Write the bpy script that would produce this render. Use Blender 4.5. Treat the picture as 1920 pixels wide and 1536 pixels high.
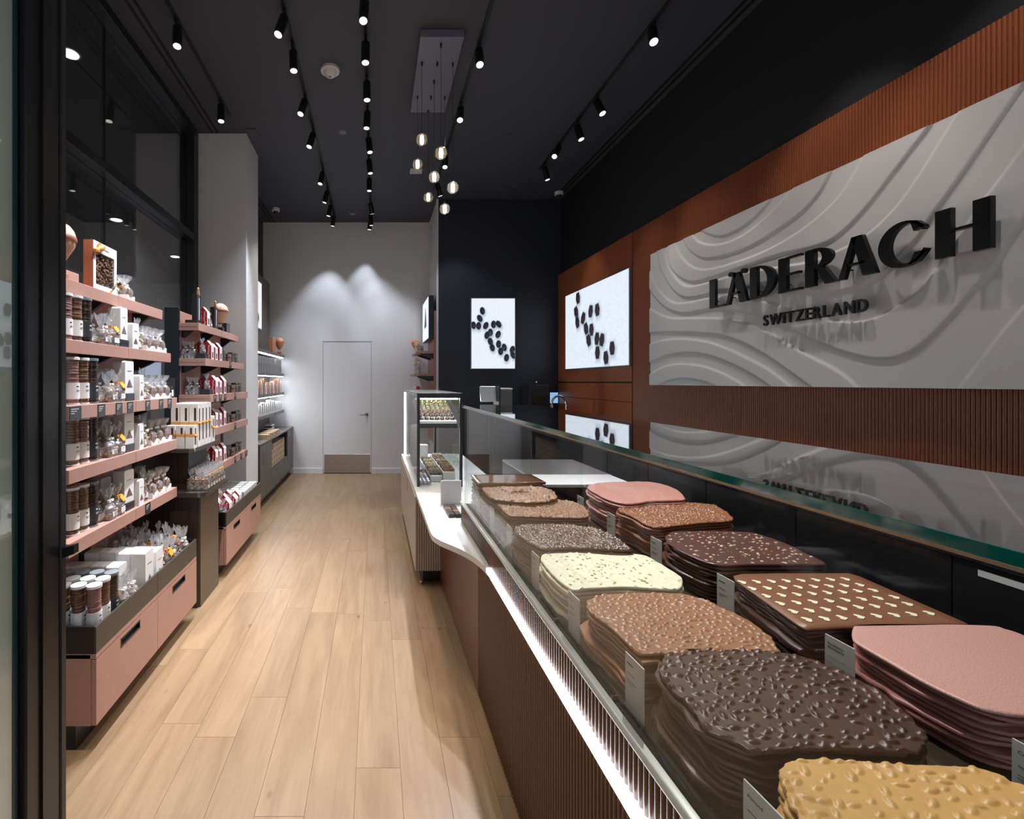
import bpy, bmesh, math, random
import numpy as np
from mathutils import Vector, Matrix
R = random.Random(7)
PI = math.pi
scene = bpy.context.scene
COL = scene.collection
for o in list(bpy.data.objects):
    bpy.data.objects.remove(o)

# ---------------------------------------------------------------- camera
F_PX, VX, VY, EYE = 860.0, 703.0, 716.0, 1.5
cam_d = bpy.data.cameras.new('camera')
cam = bpy.data.objects.new('camera', cam_d)
COL.objects.link(cam)
cam.location = (0, 0, EYE)
cam.rotation_euler = (PI / 2, 0, 0)
cam_d.sensor_width = 36.0
cam_d.lens = 36.0 * F_PX / 1920.0
cam_d.shift_x = (960 - VX) / 1920.0
cam_d.shift_y = -(768 - VY) / 1920.0
cam_d.clip_start = 0.02
scene.camera = cam

# ---------------------------------------------------------------- world: dim mall hall around the shop
world = bpy.data.worlds.new('mall_ambient')
scene.world = world
world.use_nodes = True
bg = world.node_tree.nodes['Background']
bg.inputs[0].default_value = (0.86, 0.93, 1.0, 1)
bg.inputs[1].default_value = 0.62

# ---------------------------------------------------------------- colour management
scene.view_settings.view_transform = 'Standard'
scene.view_settings.look = 'None'
scene.view_settings.gamma = 1.0
scene.view_settings.use_curve_mapping = False
scene.view_settings.exposure = 0.15
cy = scene.cycles
cy.max_bounces = 9
cy.diffuse_bounces = 4
cy.glossy_bounces = 5
cy.transmission_bounces = 8
cy.transparent_max_bounces = 28
cy.caustics_reflective = False
cy.caustics_refractive = False
cy.sample_clamp_indirect = 4.0
cy.use_denoising = True

# power of the lamps the shop has
SPOT_W = 78.0
LED = 7.0

def at(px, py, Y):
    """point of the photograph's pixel at the depth Y"""
    return ((px - VX) * Y / F_PX, Y, EYE - (py - VY) * Y / F_PX)

def at_z(px, py, z):
    Y = (EYE - z) * F_PX / (py - VY)
    return ((px - VX) * Y / F_PX, Y)

# ---------------------------------------------------------------- materials
MATS = {}
def mat(name, col=(.5, .5, .5), rough=.5, metal=0., spec=.5, emit=None, estr=0., bump=None, coat=0., var=None, sheen=0., sub=0.):
    """procedural principled material; bump=(scale, strength), var=(scale, amount) mottles the colour"""
    if name in MATS:
        return MATS[name]
    m = bpy.data.materials.new(name); m.use_nodes = True
    nt = m.node_tree; N = nt.nodes; L = nt.links
    b = N['Principled BSDF']
    b.inputs['Base Color'].default_value = (*col, 1)
    b.inputs['Roughness'].default_value = rough
    b.inputs['Metallic'].default_value = metal
    b.inputs['Specular IOR Level'].default_value = spec
    b.inputs['Coat Weight'].default_value = coat
    b.inputs['Coat Roughness'].default_value = .08
    if sub:
        b.inputs['Subsurface Weight'].default_value = sub
        b.inputs['Subsurface Radius'].default_value = (.01, .008, .006)
    if emit:
        b.inputs['Emission Color'].default_value = (*emit, 1)
        b.inputs['Emission Strength'].default_value = estr
    tc = None
    if bump or var:
        tc = N.new('ShaderNodeTexCoord')
    if var:
        n = N.new('ShaderNodeTexNoise'); n.inputs['Scale'].default_value = var[0]; n.inputs['Detail'].default_value = 4
        L.new(tc.outputs['Object'], n.inputs['Vector'])
        r = N.new('ShaderNodeValToRGB')
        k = var[1]
        r.color_ramp.elements[0].position = .3; r.color_ramp.elements[1].position = .7
        r.color_ramp.elements[0].color = (*[max(0, c * (1 - k)) for c in col], 1)
        r.color_ramp.elements[1].color = (*[min(1, c * (1 + k)) for c in col], 1)
        L.new(n.outputs['Fac'], r.inputs['Fac']); L.new(r.outputs['Color'], b.inputs['Base Color'])
    if bump:
        n = N.new('ShaderNodeTexNoise'); n.inputs['Scale'].default_value = bump[0]; n.inputs['Detail'].default_value = 3
        L.new(tc.outputs['Object'], n.inputs['Vector'])
        bp = N.new('ShaderNodeBump'); bp.inputs['Strength'].default_value = bump[1]; bp.inputs['Distance'].default_value = .01
        L.new(n.outputs['Fac'], bp.inputs['Height']); L.new(bp.outputs['Normal'], b.inputs['Normal'])
    MATS[name] = m
    return m

def glass_mat(name, tint=(1, 1, 1), ior=1.5, rough=.0, body=0., body_col=(1, 1, 1), boost=0., bump=None, graze=0.):
    """clear sheet: what is behind it, plus a Fresnel mirror; body adds a faint milky film"""
    if name in MATS:
        return MATS[name]
    m = bpy.data.materials.new(name); m.use_nodes = True
    nt = m.node_tree; N = nt.nodes; L = nt.links
    N.remove(N['Principled BSDF'])
    out = N['Material Output']
    t = N.new('ShaderNodeBsdfTransparent'); t.inputs[0].default_value = (*tint, 1)
    g = N.new('ShaderNodeBsdfGlossy'); g.inputs['Roughness'].default_value = rough
    fr = N.new('ShaderNodeFresnel'); fr.inputs['IOR'].default_value = ior
    ge = N.new('ShaderNodeNewGeometry'); pw = N.new('ShaderNodeMath'); pw.operation = 'POWER'; pw.inputs[0].default_value = ior
    ex = N.new('ShaderNodeMath'); ex.operation = 'MULTIPLY_ADD'; ex.inputs[1].default_value = -2.0; ex.inputs[2].default_value = 1.0
    L.new(ge.outputs['Backfacing'], ex.inputs[0]); L.new(ex.outputs[0], pw.inputs[1]); L.new(pw.outputs[0], fr.inputs['IOR'])
    mx = N.new('ShaderNodeMixShader')
    if bump:
        tc = N.new('ShaderNodeTexCoord')
        nz = N.new('ShaderNodeTexNoise'); nz.inputs['Scale'].default_value = bump[0]; nz.inputs['Detail'].default_value = 2
        L.new(tc.outputs['Object'], nz.inputs['Vector'])
        bp = N.new('ShaderNodeBump'); bp.inputs['Strength'].default_value = bump[1]; bp.inputs['Distance'].default_value = .01
        L.new(nz.outputs['Fac'], bp.inputs['Height'])
        L.new(bp.outputs['Normal'], g.inputs['Normal']); L.new(bp.outputs['Normal'], fr.inputs['Normal'])
    fac = fr.outputs[0]
    if boost:
        ad = N.new('ShaderNodeMath'); ad.operation = 'ADD'; ad.use_clamp = True; ad.inputs[1].default_value = boost
        L.new(fac, ad.inputs[0]); fac = ad.outputs[0]
    if graze:
        lw = N.new('ShaderNodeLayerWeight'); lw.inputs[0].default_value = .5
        p4 = N.new('ShaderNodeMath'); p4.operation = 'POWER'; p4.inputs[1].default_value = 4.0
        L.new(lw.outputs['Facing'], p4.inputs[0])
        mg = N.new('ShaderNodeMath'); mg.operation = 'MULTIPLY_ADD'; mg.inputs[1].default_value = graze; mg.use_clamp = True
        L.new(p4.outputs[0], mg.inputs[0]); L.new(fac, mg.inputs[2]); fac = mg.outputs[0]
    L.new(fac, mx.inputs[0])
    last = t
    if body:
        d = N.new('ShaderNodeBsdfDiffuse'); d.inputs[0].default_value = (*body_col, 1)
        tl = N.new('ShaderNodeBsdfTranslucent'); tl.inputs[0].default_value = (*body_col, 1)
        m0 = N.new('ShaderNodeMixShader'); m0.inputs[0].default_value = .5
        L.new(d.outputs[0], m0.inputs[1]); L.new(tl.outputs[0], m0.inputs[2])
        m1 = N.new('ShaderNodeMixShader'); m1.inputs[0].default_value = body
        L.new(t.outputs[0], m1.inputs[1]); L.new(m0.outputs[0], m1.inputs[2])
        last = m1
    L.new(last.outputs[0], mx.inputs[1]); L.new(g.outputs[0], mx.inputs[2])
    L.new(mx.outputs[0], out.inputs[0])
    MATS[name] = m
    return m

def emis(name, col, s):
    if name in MATS:
        return MATS[name]
    m = bpy.data.materials.new(name); m.use_nodes = True
    N = m.node_tree.nodes
    N.remove(N['Principled BSDF'])
    e = N.new('ShaderNodeEmission'); e.inputs[0].default_value = (*col, 1); e.inputs[1].default_value = s
    m.node_tree.links.new(e.outputs[0], N['Material Output'].inputs[0])
    MATS[name] = m
    return m

def grain_mat(name, c0, c1, rough=.4, axis='Y', sc=1., stretch=.06, fine=60., knots=False, bump=.06, tone=.0):
    """wood: streaks along one axis; every plank object shifts and tints it by its own random number"""
    if name in MATS:
        return MATS[name]
    m = bpy.data.materials.new(name); m.use_nodes = True
    nt = m.node_tree; N = nt.nodes; L = nt.links
    b = N['Principled BSDF']; b.inputs['Roughness'].default_value = rough
    tc = N.new('ShaderNodeTexCoord'); oi = N.new('ShaderNodeObjectInfo')
    mp = N.new('ShaderNodeVectorMath'); mp.operation = 'MULTIPLY'
    s = [sc, sc, sc]; s['XYZ'.index(axis)] = sc * stretch
    mp.inputs[1].default_value = s
    L.new(tc.outputs['Object'], mp.inputs[0])
    off = N.new('ShaderNodeMath'); off.operation = 'MULTIPLY'; off.inputs[1].default_value = 37.0
    L.new(oi.outputs['Random'], off.inputs[0])
    ad = N.new('ShaderNodeVectorMath'); ad.operation = 'ADD'
    L.new(mp.outputs[0], ad.inputs[0]); L.new(off.outputs[0], ad.inputs[1])
    n1 = N.new('ShaderNodeTexNoise'); n1.inputs['Scale'].default_value = 7; n1.inputs['Detail'].default_value = 5; n1.inputs['Distortion'].default_value = 1.2
    L.new(ad.outputs[0], n1.inputs['Vector'])
    n2 = N.new('ShaderNodeTexNoise'); n2.inputs['Scale'].default_value = fine; n2.inputs['Detail'].default_value = 3
    L.new(ad.outputs[0], n2.inputs['Vector'])
    mx = N.new('ShaderNodeMath'); mx.operation = 'MULTIPLY_ADD'; mx.inputs[1].default_value = .35; 
    L.new(n2.outputs['Fac'], mx.inputs[0])
    m2 = N.new('ShaderNodeMath'); m2.operation = 'MULTIPLY'; m2.inputs[1].default_value = .65
    L.new(n1.outputs['Fac'], m2.inputs[0]); L.new(m2.outputs[0], mx.inputs[2])
    rp = N.new('ShaderNodeValToRGB')
    rp.color_ramp.elements[0].position = .33; rp.color_ramp.elements[1].position = .62
    rp.color_ramp.elements[0].color = (*c0, 1); rp.color_ramp.elements[1].color = (*c1, 1)
    L.new(mx.outputs[0], rp.inputs[0])
    colr = rp.outputs[0]
    if knots:
        v = N.new('ShaderNodeTexVoronoi'); v.inputs['Scale'].default_value = 1.0
        mpk = N.new('ShaderNodeVectorMath'); mpk.operation = 'MULTIPLY'; mpk.inputs[1].default_value = (5.2, 2.6, 1)
        L.new(tc.outputs['Object'], mpk.inputs[0])
        adk = N.new('ShaderNodeVectorMath'); adk.operation = 'ADD'
        L.new(mpk.outputs[0], adk.inputs[0]); L.new(off.outputs[0], adk.inputs[1])
        L.new(adk.outputs[0], v.inputs['Vector'])
        kr = N.new('ShaderNodeValToRGB')
        kr.color_ramp.elements[0].position = .015; kr.color_ramp.elements[1].position = .075
        kr.color_ramp.elements[0].color = (.42, .38, .34, 1); kr.color_ramp.elements[1].color = (1, 1, 1, 1)
        L.new(v.outputs['Distance'], kr.inputs[0])
        mk = N.new('ShaderNodeMix'); mk.data_type = 'RGBA'; mk.blend_type = 'MULTIPLY'; mk.inputs[0].default_value = 1
        L.new(colr, mk.inputs[6]); L.new(kr.outputs[0], mk.inputs[7]); colr = mk.outputs[2]
    if tone:
        tr = N.new('ShaderNodeMapRange'); tr.inputs[3].default_value = 1 - tone; tr.inputs[4].default_value = 1 + tone
        L.new(oi.outputs['Random'], tr.inputs[0])
        mt = N.new('ShaderNodeVectorMath'); mt.operation = 'SCALE'
        L.new(colr, mt.inputs[0]); L.new(tr.outputs[0], mt.inputs['Scale']); colr = mt.outputs[0]
    L.new(colr, b.inputs['Base Color'])
    bp = N.new('ShaderNodeBump'); bp.inputs['Strength'].default_value = bump; bp.inputs['Distance'].default_value = .005
    L.new(n2.outputs['Fac'], bp.inputs['Height']); L.new(bp.outputs['Normal'], b.inputs['Normal'])
    MATS[name] = m
    return m

def print_mat(name, emission=0., rough=.5):
    """flat print: colours come from the mesh's own colour layer"""
    if name in MATS:
        return MATS[name]
    m = bpy.data.materials.new(name); m.use_nodes = True
    N = m.node_tree.nodes; L = m.node_tree.links
    b = N['Principled BSDF']; b.inputs['Roughness'].default_value = rough
    a = N.new('ShaderNodeVertexColor'); a.layer_name = 'print'
    if not emission:
        L.new(a.outputs[0], b.inputs['Base Color'])
    else:
        b.inputs['Base Color'].default_value = (.02, .02, .02, 1)
        L.new(a.outputs[0], b.inputs['Emission Color']); b.inputs['Emission Strength'].default_value = emission
    MATS[name] = m
    return m

pink = mat('rose_lacquer', (.43, .235, .185), .42, var=(40, .03))
rust = mat('rust_lacquer', (.25, .066, .022), .34)
rust_wood = mat('rust_panel', (.30, .085, .03), .38)
navy = mat('navy_paint', (.016, .019, .03), .5)
black_wall = mat('black_paint', (.010, .010, .013), .6)
ceil_m = mat('charcoal_ceiling_paint', (.054, .057, .073), .6)
white_wall = mat('white_wall_paint', (.70, .69, .69), .55)
black_metal = mat('black_powder_coat', (.012, .012, .014), .38)
black_sat = mat('black_satin', (.010, .009, .009), .3)
bronze = mat('bronze_laminate', (.085, .062, .042), .3, spec=.6)
tray_m = mat('dark_bronze_tray', (.045, .036, .026), .35)
walnut = grain_mat('smoked_walnut', (.018, .011, .009), (.06, .038, .030), rough=.32, axis='Z', sc=6, stretch=.04, fine=50)
oak = grain_mat('oak_plank', (.205, .125, .066), (.285, .186, .106), rough=.36, axis='Y', sc=1.6, stretch=.10, fine=34, knots=True, bump=.04, tone=.055)
white_solid = mat('white_solid_surface', (.82, .82, .82), .25)
beige = mat('beige_laminate', (.50, .43, .37), .4)
steel = mat('brushed_steel', (.62, .61, .60), .28, metal=1.)
silver = mat('satin_silver', (.70, .70, .70), .33, metal=.9)
chrome = mat('chrome', (.8, .8, .8), .08, metal=1.)
grey_lam = mat('warm_grey_laminate', (.105, .092, .082), .4)
brown_panel = mat('taupe_wall_panel', (.13, .10, .085), .45)
paper = mat('white_card', (.80, .79, .79), .5)
paper_grey = mat('grey_white_card', (.66, .66, .64), .5)
ink = mat('black_ink', (.015, .015, .016), .5)
grey_ink = mat('grey_ink', (.16, .16, .16), .5)
orange = mat('orange_ribbon', (.72, .30, .06), .3, sheen=.3)
red = mat('red_print', (.45, .012, .018), .4)
clear = glass_mat('clear_acrylic', (.97, .98, .98), 1.45)
pane = glass_mat('case_glass', (.97, .985, .98), 1.28)
front_pane = glass_mat('counter_glass', (.975, .985, .98), 1.21)
film = glass_mat('cellophane', (.98, .98, .99), 1.5, rough=.08, body=.27, body_col=(.95, .97, 1.), boost=.26, bump=(60, .9))
teal_edge = mat('green_glass_edge', (.0, .13, .105), .05, spec=.8, coat=1.)
choc_d = mat('dark_chocolate', (.045, .020, .013), .30, var=(60, .12), bump=(90, .05))
choc_m = mat('milk_chocolate', (.235, .098, .048), .33, var=(50, .10), bump=(90, .05))

# ---------------------------------------------------------------- mesh helpers
class MB:
    """collects shapes, builds ONE mesh object"""
    def __init__(s):
        s.v = []; s.f = []; s.sm = False
    def add(s, vs, fs):
        n = len(s.v)
        s.v += [tuple(p) for p in vs]
        s.f += [tuple(i + n for i in f) for f in fs]
        return s
    def box(s, x0, x1, y0, y1, z0, z1, b=0.):
        if b <= 0:
            return s.add([(x, y, z) for x in (x0, x1) for y in (y0, y1) for z in (z0, z1)],
                  [(0, 1, 3, 2), (4, 6, 7, 5), (0, 4, 5, 1), (2, 3, 7, 6), (0, 2, 6, 4), (1, 5, 7, 3)])
        b = min(b, abs(x1 - x0) * .45, abs(y1 - y0) * .45, abs(z1 - z0) * .45)
        vs = []
        idx = {}
        for i, x in enumerate((x0, x1)):
            for j, y in enumerate((y0, y1)):
                for k, z in enumerate((z0, z1)):
                    sx, sy, sz = (b if i == 0 else -b), (b if j == 0 else -b), (b if k == 0 else -b)
                    idx[i, j, k] = len(vs)
                    vs += [(x, y + sy, z + sz), (x + sx, y, z + sz), (x + sx, y + sy, z)]
        q = idx
        fs = []
        for i in (0, 1):
            fs.append([q[i, 0, 0], q[i, 0, 1], q[i, 1, 1], q[i, 1, 0]])
            fs.append([q[0, i, 0] + 1, q[1, i, 0] + 1, q[1, i, 1] + 1, q[0, i, 1] + 1])
            fs.append([q[0, 0, i] + 2, q[1, 0, i] + 2, q[1, 1, i] + 2, q[0, 1, i] + 2])
        for a in (0, 1):
            for c in (0, 1):
                fs.append([q[a, c, 0], q[a, c, 1], q[a, c, 1] + 1, q[a, c, 0] + 1])
                fs.append([q[a, 0, c], q[a, 1, c], q[a, 1, c] + 2, q[a, 0, c] + 2])
                fs.append([q[0, a, c] + 1, q[1, a, c] + 1, q[1, a, c] + 2, q[0, a, c] + 2])
        for t in q.values():
            fs.append([t, t + 1, t + 2])
        return s.add(vs, fs)
    def prism(s, poly, z0, z1):
        """polygon (x,y) extruded along z"""
        n = len(poly)
        vs = [(x, y, z0) for x, y in poly] + [(x, y, z1) for x, y in poly]
        fs = [tuple(range(n))[::-1], tuple(range(n, 2 * n))]
        fs += [(i, (i + 1) % n, n + (i + 1) % n, n + i) for i in range(n)]
        return s.add(vs, fs)
    def prism_x(s, poly, x0, x1):
        """polygon (y,z) extruded along x"""
        n = len(poly)
        vs = [(x0, y, z) for y, z in poly] + [(x1, y, z) for y, z in poly]
        fs = [tuple(range(n))[::-1], tuple(range(n, 2 * n))]
        fs += [(i, (i + 1) % n, n + (i + 1) % n, n + i) for i in range(n)]
        return s.add(vs, fs)
    def prism_y(s, poly, y0, y1):
        """polygon (x,z) extruded along y"""
        n = len(poly)
        vs = [(x, y0, z) for x, z in poly] + [(x, y1, z) for x, z in poly]
        fs = [tuple(range(n)), tuple(range(n, 2 * n))[::-1]]
        fs += [(i, (i + 1) % n, n + (i + 1) % n, n + i) for i in range(n)]
        return s.add(vs, fs)
    def lathe(s, prof, seg=20, c=(0, 0, 0), fn=None):
        """profile [(r,z)] turned about z"""
        vs = []
        for (r, z) in prof:
            for k in range(seg):
                a = 2 * PI * k / seg
                rr = r * (fn(a, z) if fn else 1)
                vs.append((c[0] + rr * math.cos(a), c[1] + rr * math.sin(a), c[2] + z))
        fs = []
        for i in range(len(prof) - 1):
            for k in range(seg):
                k2 = (k + 1) % seg
                fs.append((i * seg + k, i * seg + k2, (i + 1) * seg + k2, (i + 1) * seg + k))
        fs.append(tuple(range(seg))[::-1])
        fs.append(tuple(range((len(prof) - 1) * seg, len(prof) * seg)))
        return s.add(vs, fs)
    def tube(s, pts, r, seg=8):
        """round bar along points; r number or list"""
        n = len(pts); P = [Vector(p) for p in pts]
        rr = r if isinstance(r, (list, tuple)) else [r] * n
        vs = []
        for i in range(n):
            d = (P[min(i + 1, n - 1)] - P[max(i - 1, 0)]).normalized()
            u = d.cross(Vector((0, 0, 1)))
            if u.length < .05:
                u = d.cross(Vector((0, 1, 0)))
            u.normalize(); w = d.cross(u)
            for k in range(seg):
                a = 2 * PI * k / seg
                vs.append(P[i] + u * (rr[i] * math.cos(a)) + w * (rr[i] * math.sin(a)))
        fs = []
        for i in range(n - 1):
            for k in range(seg):
                k2 = (k + 1) % seg
                fs.append((i * seg + k, i * seg + k2, (i + 1) * seg + k2, (i + 1) * seg + k))
        fs.append(tuple(range(seg))[::-1]); fs.append(tuple(range((n - 1) * seg, n * seg)))
        return s.add(vs, fs)
    def ball(s, c, r, seg=10, rings=6, sc=(1, 1, 1)):
        vs = [(c[0], c[1], c[2] - r * sc[2])]
        for i in range(1, rings):
            t = PI * i / rings
            for k in range(seg):
                a = 2 * PI * k / seg
                vs.append((c[0] + r * sc[0] * math.sin(t) * math.cos(a), c[1] + r * sc[1] * math.sin(t) * math.sin(a), c[2] - r * sc[2] * math.cos(t)))
        vs.append((c[0], c[1], c[2] + r * sc[2]))
        fs = [(0, 1 + (k + 1) % seg, 1 + k) for k in range(seg)]
        for i in range(rings - 2):
            for k in range(seg):
                k2 = (k + 1) % seg
                fs.append((1 + i * seg + k, 1 + i * seg + k2, 1 + (i + 1) * seg + k2, 1 + (i + 1) * seg + k))
        last = len(vs) - 1; o = 1 + (rings - 2) * seg
        fs += [(last, o + k, o + (k + 1) % seg) for k in range(seg)]
        return s.add(vs, fs)
    def xform(s, M):
        s.v = [tuple(M @ Vector(p)) for p in s.v]
        return s
    def mesh(s, name, m=None, smooth=False, ang=None):
        me = bpy.data.meshes.new(name)
        me.from_pydata(s.v, [], s.f)
        bm = bmesh.new(); bm.from_mesh(me)
        bmesh.ops.recalc_face_normals(bm, faces=bm.faces)
        bm.to_mesh(me); bm.free()
        if m:
            me.materials.append(m)
        if smooth:
            me.polygons.foreach_set('use_smooth', [True] * len(me.polygons))
            if ang:
                try:
                    me.set_sharp_from_angle(angle=math.radians(ang))
                except Exception:
                    pass
        return me
    def build(s, name, m, parent=None, smooth=False, ang=None, loc=None):
        return obj(name, s.mesh(name, m, smooth, ang), parent, loc)

def obj(name, me, parent=None, loc=None, rz=0.):
    o = bpy.data.objects.new(name, me)
    COL.objects.link(o)
    if parent:
        o.parent = parent
    if loc:
        o.location = loc
    if rz:
        o.rotation_euler = (0, 0, rz)
    return o

def tag(o, label=None, cat=None, group=None, kind=None):
    if label: o['label'] = label
    if cat: o['category'] = cat
    if group: o['group'] = group
    if kind: o['kind'] = kind
    return o

def thing(name, label, cat, loc=(0, 0, 0), rz=0., group=None):
    o = bpy.data.objects.new(name, None)
    o.empty_display_size = .05
    COL.objects.link(o)
    o.location = loc; o.rotation_euler = (0, 0, rz)
    return tag(o, label, cat, group)

def struct(o, label=None):
    o['kind'] = 'structure'
    if label: o['label'] = label
    return o

def children_map():
    cm = {}
    for o in COL.objects:
        if o.parent:
            cm.setdefault(o.parent.name, []).append(o)
    return cm

KIDS = {}
def kids(o):
    return KIDS.get(o.name) or list(o.children)

def dup(root, loc, rz=None, label=None, group=None, scale=None):
    """a copy of a thing with copies of its parts and sub-parts"""
    r = root.copy(); COL.objects.link(r)
    r.location = loc
    if rz is not None: r.rotation_euler = (0, 0, rz)
    if scale: r.scale = scale
    if label: r['label'] = label
    if group: r['group'] = group
    for ch in PROTO_KIDS[root.name]:
        c = ch[0].copy(); COL.objects.link(c); c.parent = r
        for g in ch[1]:
            d = g.copy(); COL.objects.link(d); d.parent = c
    return r

PROTO_KIDS = {}
PROTO_USED = set()
def proto(root):
    PROTO_KIDS[root.name] = [(c, list(c.children)) for c in root.children]
    return root
def place(root, loc, rz=0., label=None, group=None, scale=None):
    """first use moves the prototype itself, then copies"""
    if root.name not in PROTO_USED:
        PROTO_USED.add(root.name)
        root.location = loc; root.rotation_euler = (0, 0, rz)
        if scale: root.scale = scale
        if label: root['label'] = label
        if group: root['group'] = group
        return root
    return dup(root, loc, rz, label, group, scale)

def text_mesh(txt, size, depth=0., offset=0., align='LEFT'):
    cu = bpy.data.curves.new('lettering', 'FONT')
    cu.body = txt; cu.size = size; cu.extrude = depth; cu.offset = offset; cu.align_x = align
    cu.resolution_u = 3
    o = bpy.data.objects.new('lettering', cu); COL.objects.link(o)
    dg = bpy.context.evaluated_depsgraph_get()
    me = bpy.data.meshes.new_from_object(o.evaluated_get(dg))
    bpy.data.objects.remove(o); bpy.data.curves.remove(cu)
    return me

def ordinal(i):
    return ['first', 'second', 'third', 'fourth', 'fifth', 'sixth', 'seventh', 'eighth', 'ninth', 'tenth', 'eleventh', 'twelfth', 'thirteenth', 'fourteenth', 'fifteenth', 'sixteenth'][i]
# ================================================================ THE ROOM
CEIL, YB = 4.107, 7.5
GX = -1.927            # glass plane of the shop window

# floor: oak planks on a dark base
fl = MB().box(-7.0, 3.0, -2.0, 9.0, -.06, -.006).build('floor', mat('floor_base', (.17, .11, .065), .6))
struct(fl, 'pale oak plank floor running towards the back wall')
PW = .172
plank_meshes = {}
x = -.073 - PW * 11
while x < .60:
    y = -1.3 - R.random() * 1.2
    while y < YB:
        Lp = R.choice([.86, 1.1, 1.25, 1.4])
        y1 = min(y + Lp, YB)
        if y1 > .2 and y1 - max(y, .2) > .05:
            ln = round(y1 - y, 3)
            if ln not in plank_meshes:
                plank_meshes[ln] = MB().box(.0003, PW - .0003, .0003, ln - .0003, -.012, 0, .0007).mesh('plank', oak)
            obj('plank', plank_meshes[ln], fl, (x, y, 0))
        y = y1
        if y1 >= YB: break
    x += PW
struct(MB().box(.60, 2.65, -.5, YB, -.02, 0).build('floor_service_side', mat('grey_service_floor', (.10, .09, .085), .5)), 'dark floor of the staff aisle behind the counter')

# ceiling
cl = MB().box(-1.95, 2.75, -2.0, YB + .1, CEIL, CEIL + .1).build('ceiling', ceil_m)
struct(cl, 'charcoal painted ceiling')
for xs, y0, y1 in ((-1.70, 1.6, 4.80), (-1.645, 1.6, 4.80), (-1.70, 5.32, YB), (-1.645, 5.32, YB), (2.53, 1.2, 6.5), (2.585, 1.2, 6.5)):
    MB().box(xs - .011, xs + .011, y0, y1, CEIL - .004, CEIL + .02).build('slot_diffuser', mat('slot_black', (.003, .003, .003), .6), cl)

# back wall with the flush door
wb = MB()
dx0, dx1, dz1 = -.846, -.061, 2.154
wb.box(-1.90, dx0 - .004, YB, YB + .12, 0, CEIL)
wb.box(dx1 + .004, .95, YB, YB + .12, 0, CEIL)
wb.box(dx0 - .004, dx1 + .004, YB, YB + .12, dz1 + .006, CEIL)
wb.box(dx0 - .02, dx1 + .02, YB + .10, YB + .13, 0, dz1 + .02)
struct(wb.build('wall_back', white_wall), 'white back wall')
dr = struct(MB().box(dx0, dx1, YB + .004, YB + .05, .008, dz1, .002).build('door_1', white_wall), 'white flush door in the back wall')
MB().box(dx0 + .018, dx1 - .018, YB + .001, YB + .006, .01, .315, .001).build('kick_plate', mat('brushed_kick_plate', (.42, .38, .35), .32, metal=1., bump=(30, .05)), dr)
h = MB().lathe([(.026, 0), (.026, .008), (.022, .012)], 16).xform(Matrix.Translation((-.137, YB + .003, .968)) @ Matrix.Rotation(PI / 2, 4, 'X'))
h.tube([(-.137, YB - .005, .968), (-.137, YB - .045, .968), (-.16, YB - .05, .966), (-.25, YB - .048, .96)], [.010, .010, .010, .007], 8)
h.build('door_handle', mat('lever_metal', (.30, .28, .27), .25, metal=1.), dr, smooth=True)
MB().box(dx0, dx1, YB - .004, YB + .03, 0, .008).build('door_seal', black_metal, dr)
for a, b in ((-1.34, dx0 - .006), (dx1 + .006, .75)):
    struct(MB().box(a, b, YB - .014, YB, 0, .088, .002).build('baseboard_back', white_wall))

# right rear return wall, navy wall
struct(MB().box(.89, 1.0, 6.56, YB, 0, CEIL).build('wall_return', white_wall), 'short white return wall beside the door')
struct(MB().box(.875, .905, 6.535, 6.56, 0, CEIL).build('trim_1', white_wall))
struct(MB().box(.905, 2.75, 6.54, 6.64, 0, CEIL).build('wall_navy', navy), 'navy wall behind the till')
# right wall: black above, rust below
struct(MB().box(2.65, 2.78, -1.5, 6.6, 0, CEIL).build('wall_right', black_wall), 'black upper part of the right wall')
TOPR = 3.02
cl_r = struct(MB().box(2.622, 2.65, -.6, 4.66, .0, TOPR).build('wall_cladding', rust), 'rust fluted cladding on the right wall')
prof = [(math.sin(t) * .0083, -.0085 * math.cos(t)) for t in [(-PI / 2 + PI * k / 7) for k in range(8)]]
fm = MB().prism([(dxx, dyy) for dyy, dxx in prof], .85, TOPR).mesh('flute', rust, True, 50)
n = int((4.655 - .85) / .0167)
for k in range(n):
    obj('flute', fm, cl_r, (2.6225, 4.655 - .0085 - .0167 * k, 0))
# smooth rust panels around the wall screen
sp = struct(MB().box(2.63, 2.652, 4.66, 6.54, 0, TOPR - .01).build('wall_panelling', mat('panel_gap_black', (.01, .005, .003), .6)), 'smooth rust panels beside the navy wall')
for z0, z1, y0, y1 in ((1.50, TOPR, 4.664, 6.538), (1.293, 1.484, 4.664, 6.538), (.9, 1.289, 4.664, 6.538)):
    MB().box(2.612, 2.63, y0, y1, z0, z1, .002).build('panel', rust_wood, sp)

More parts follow.
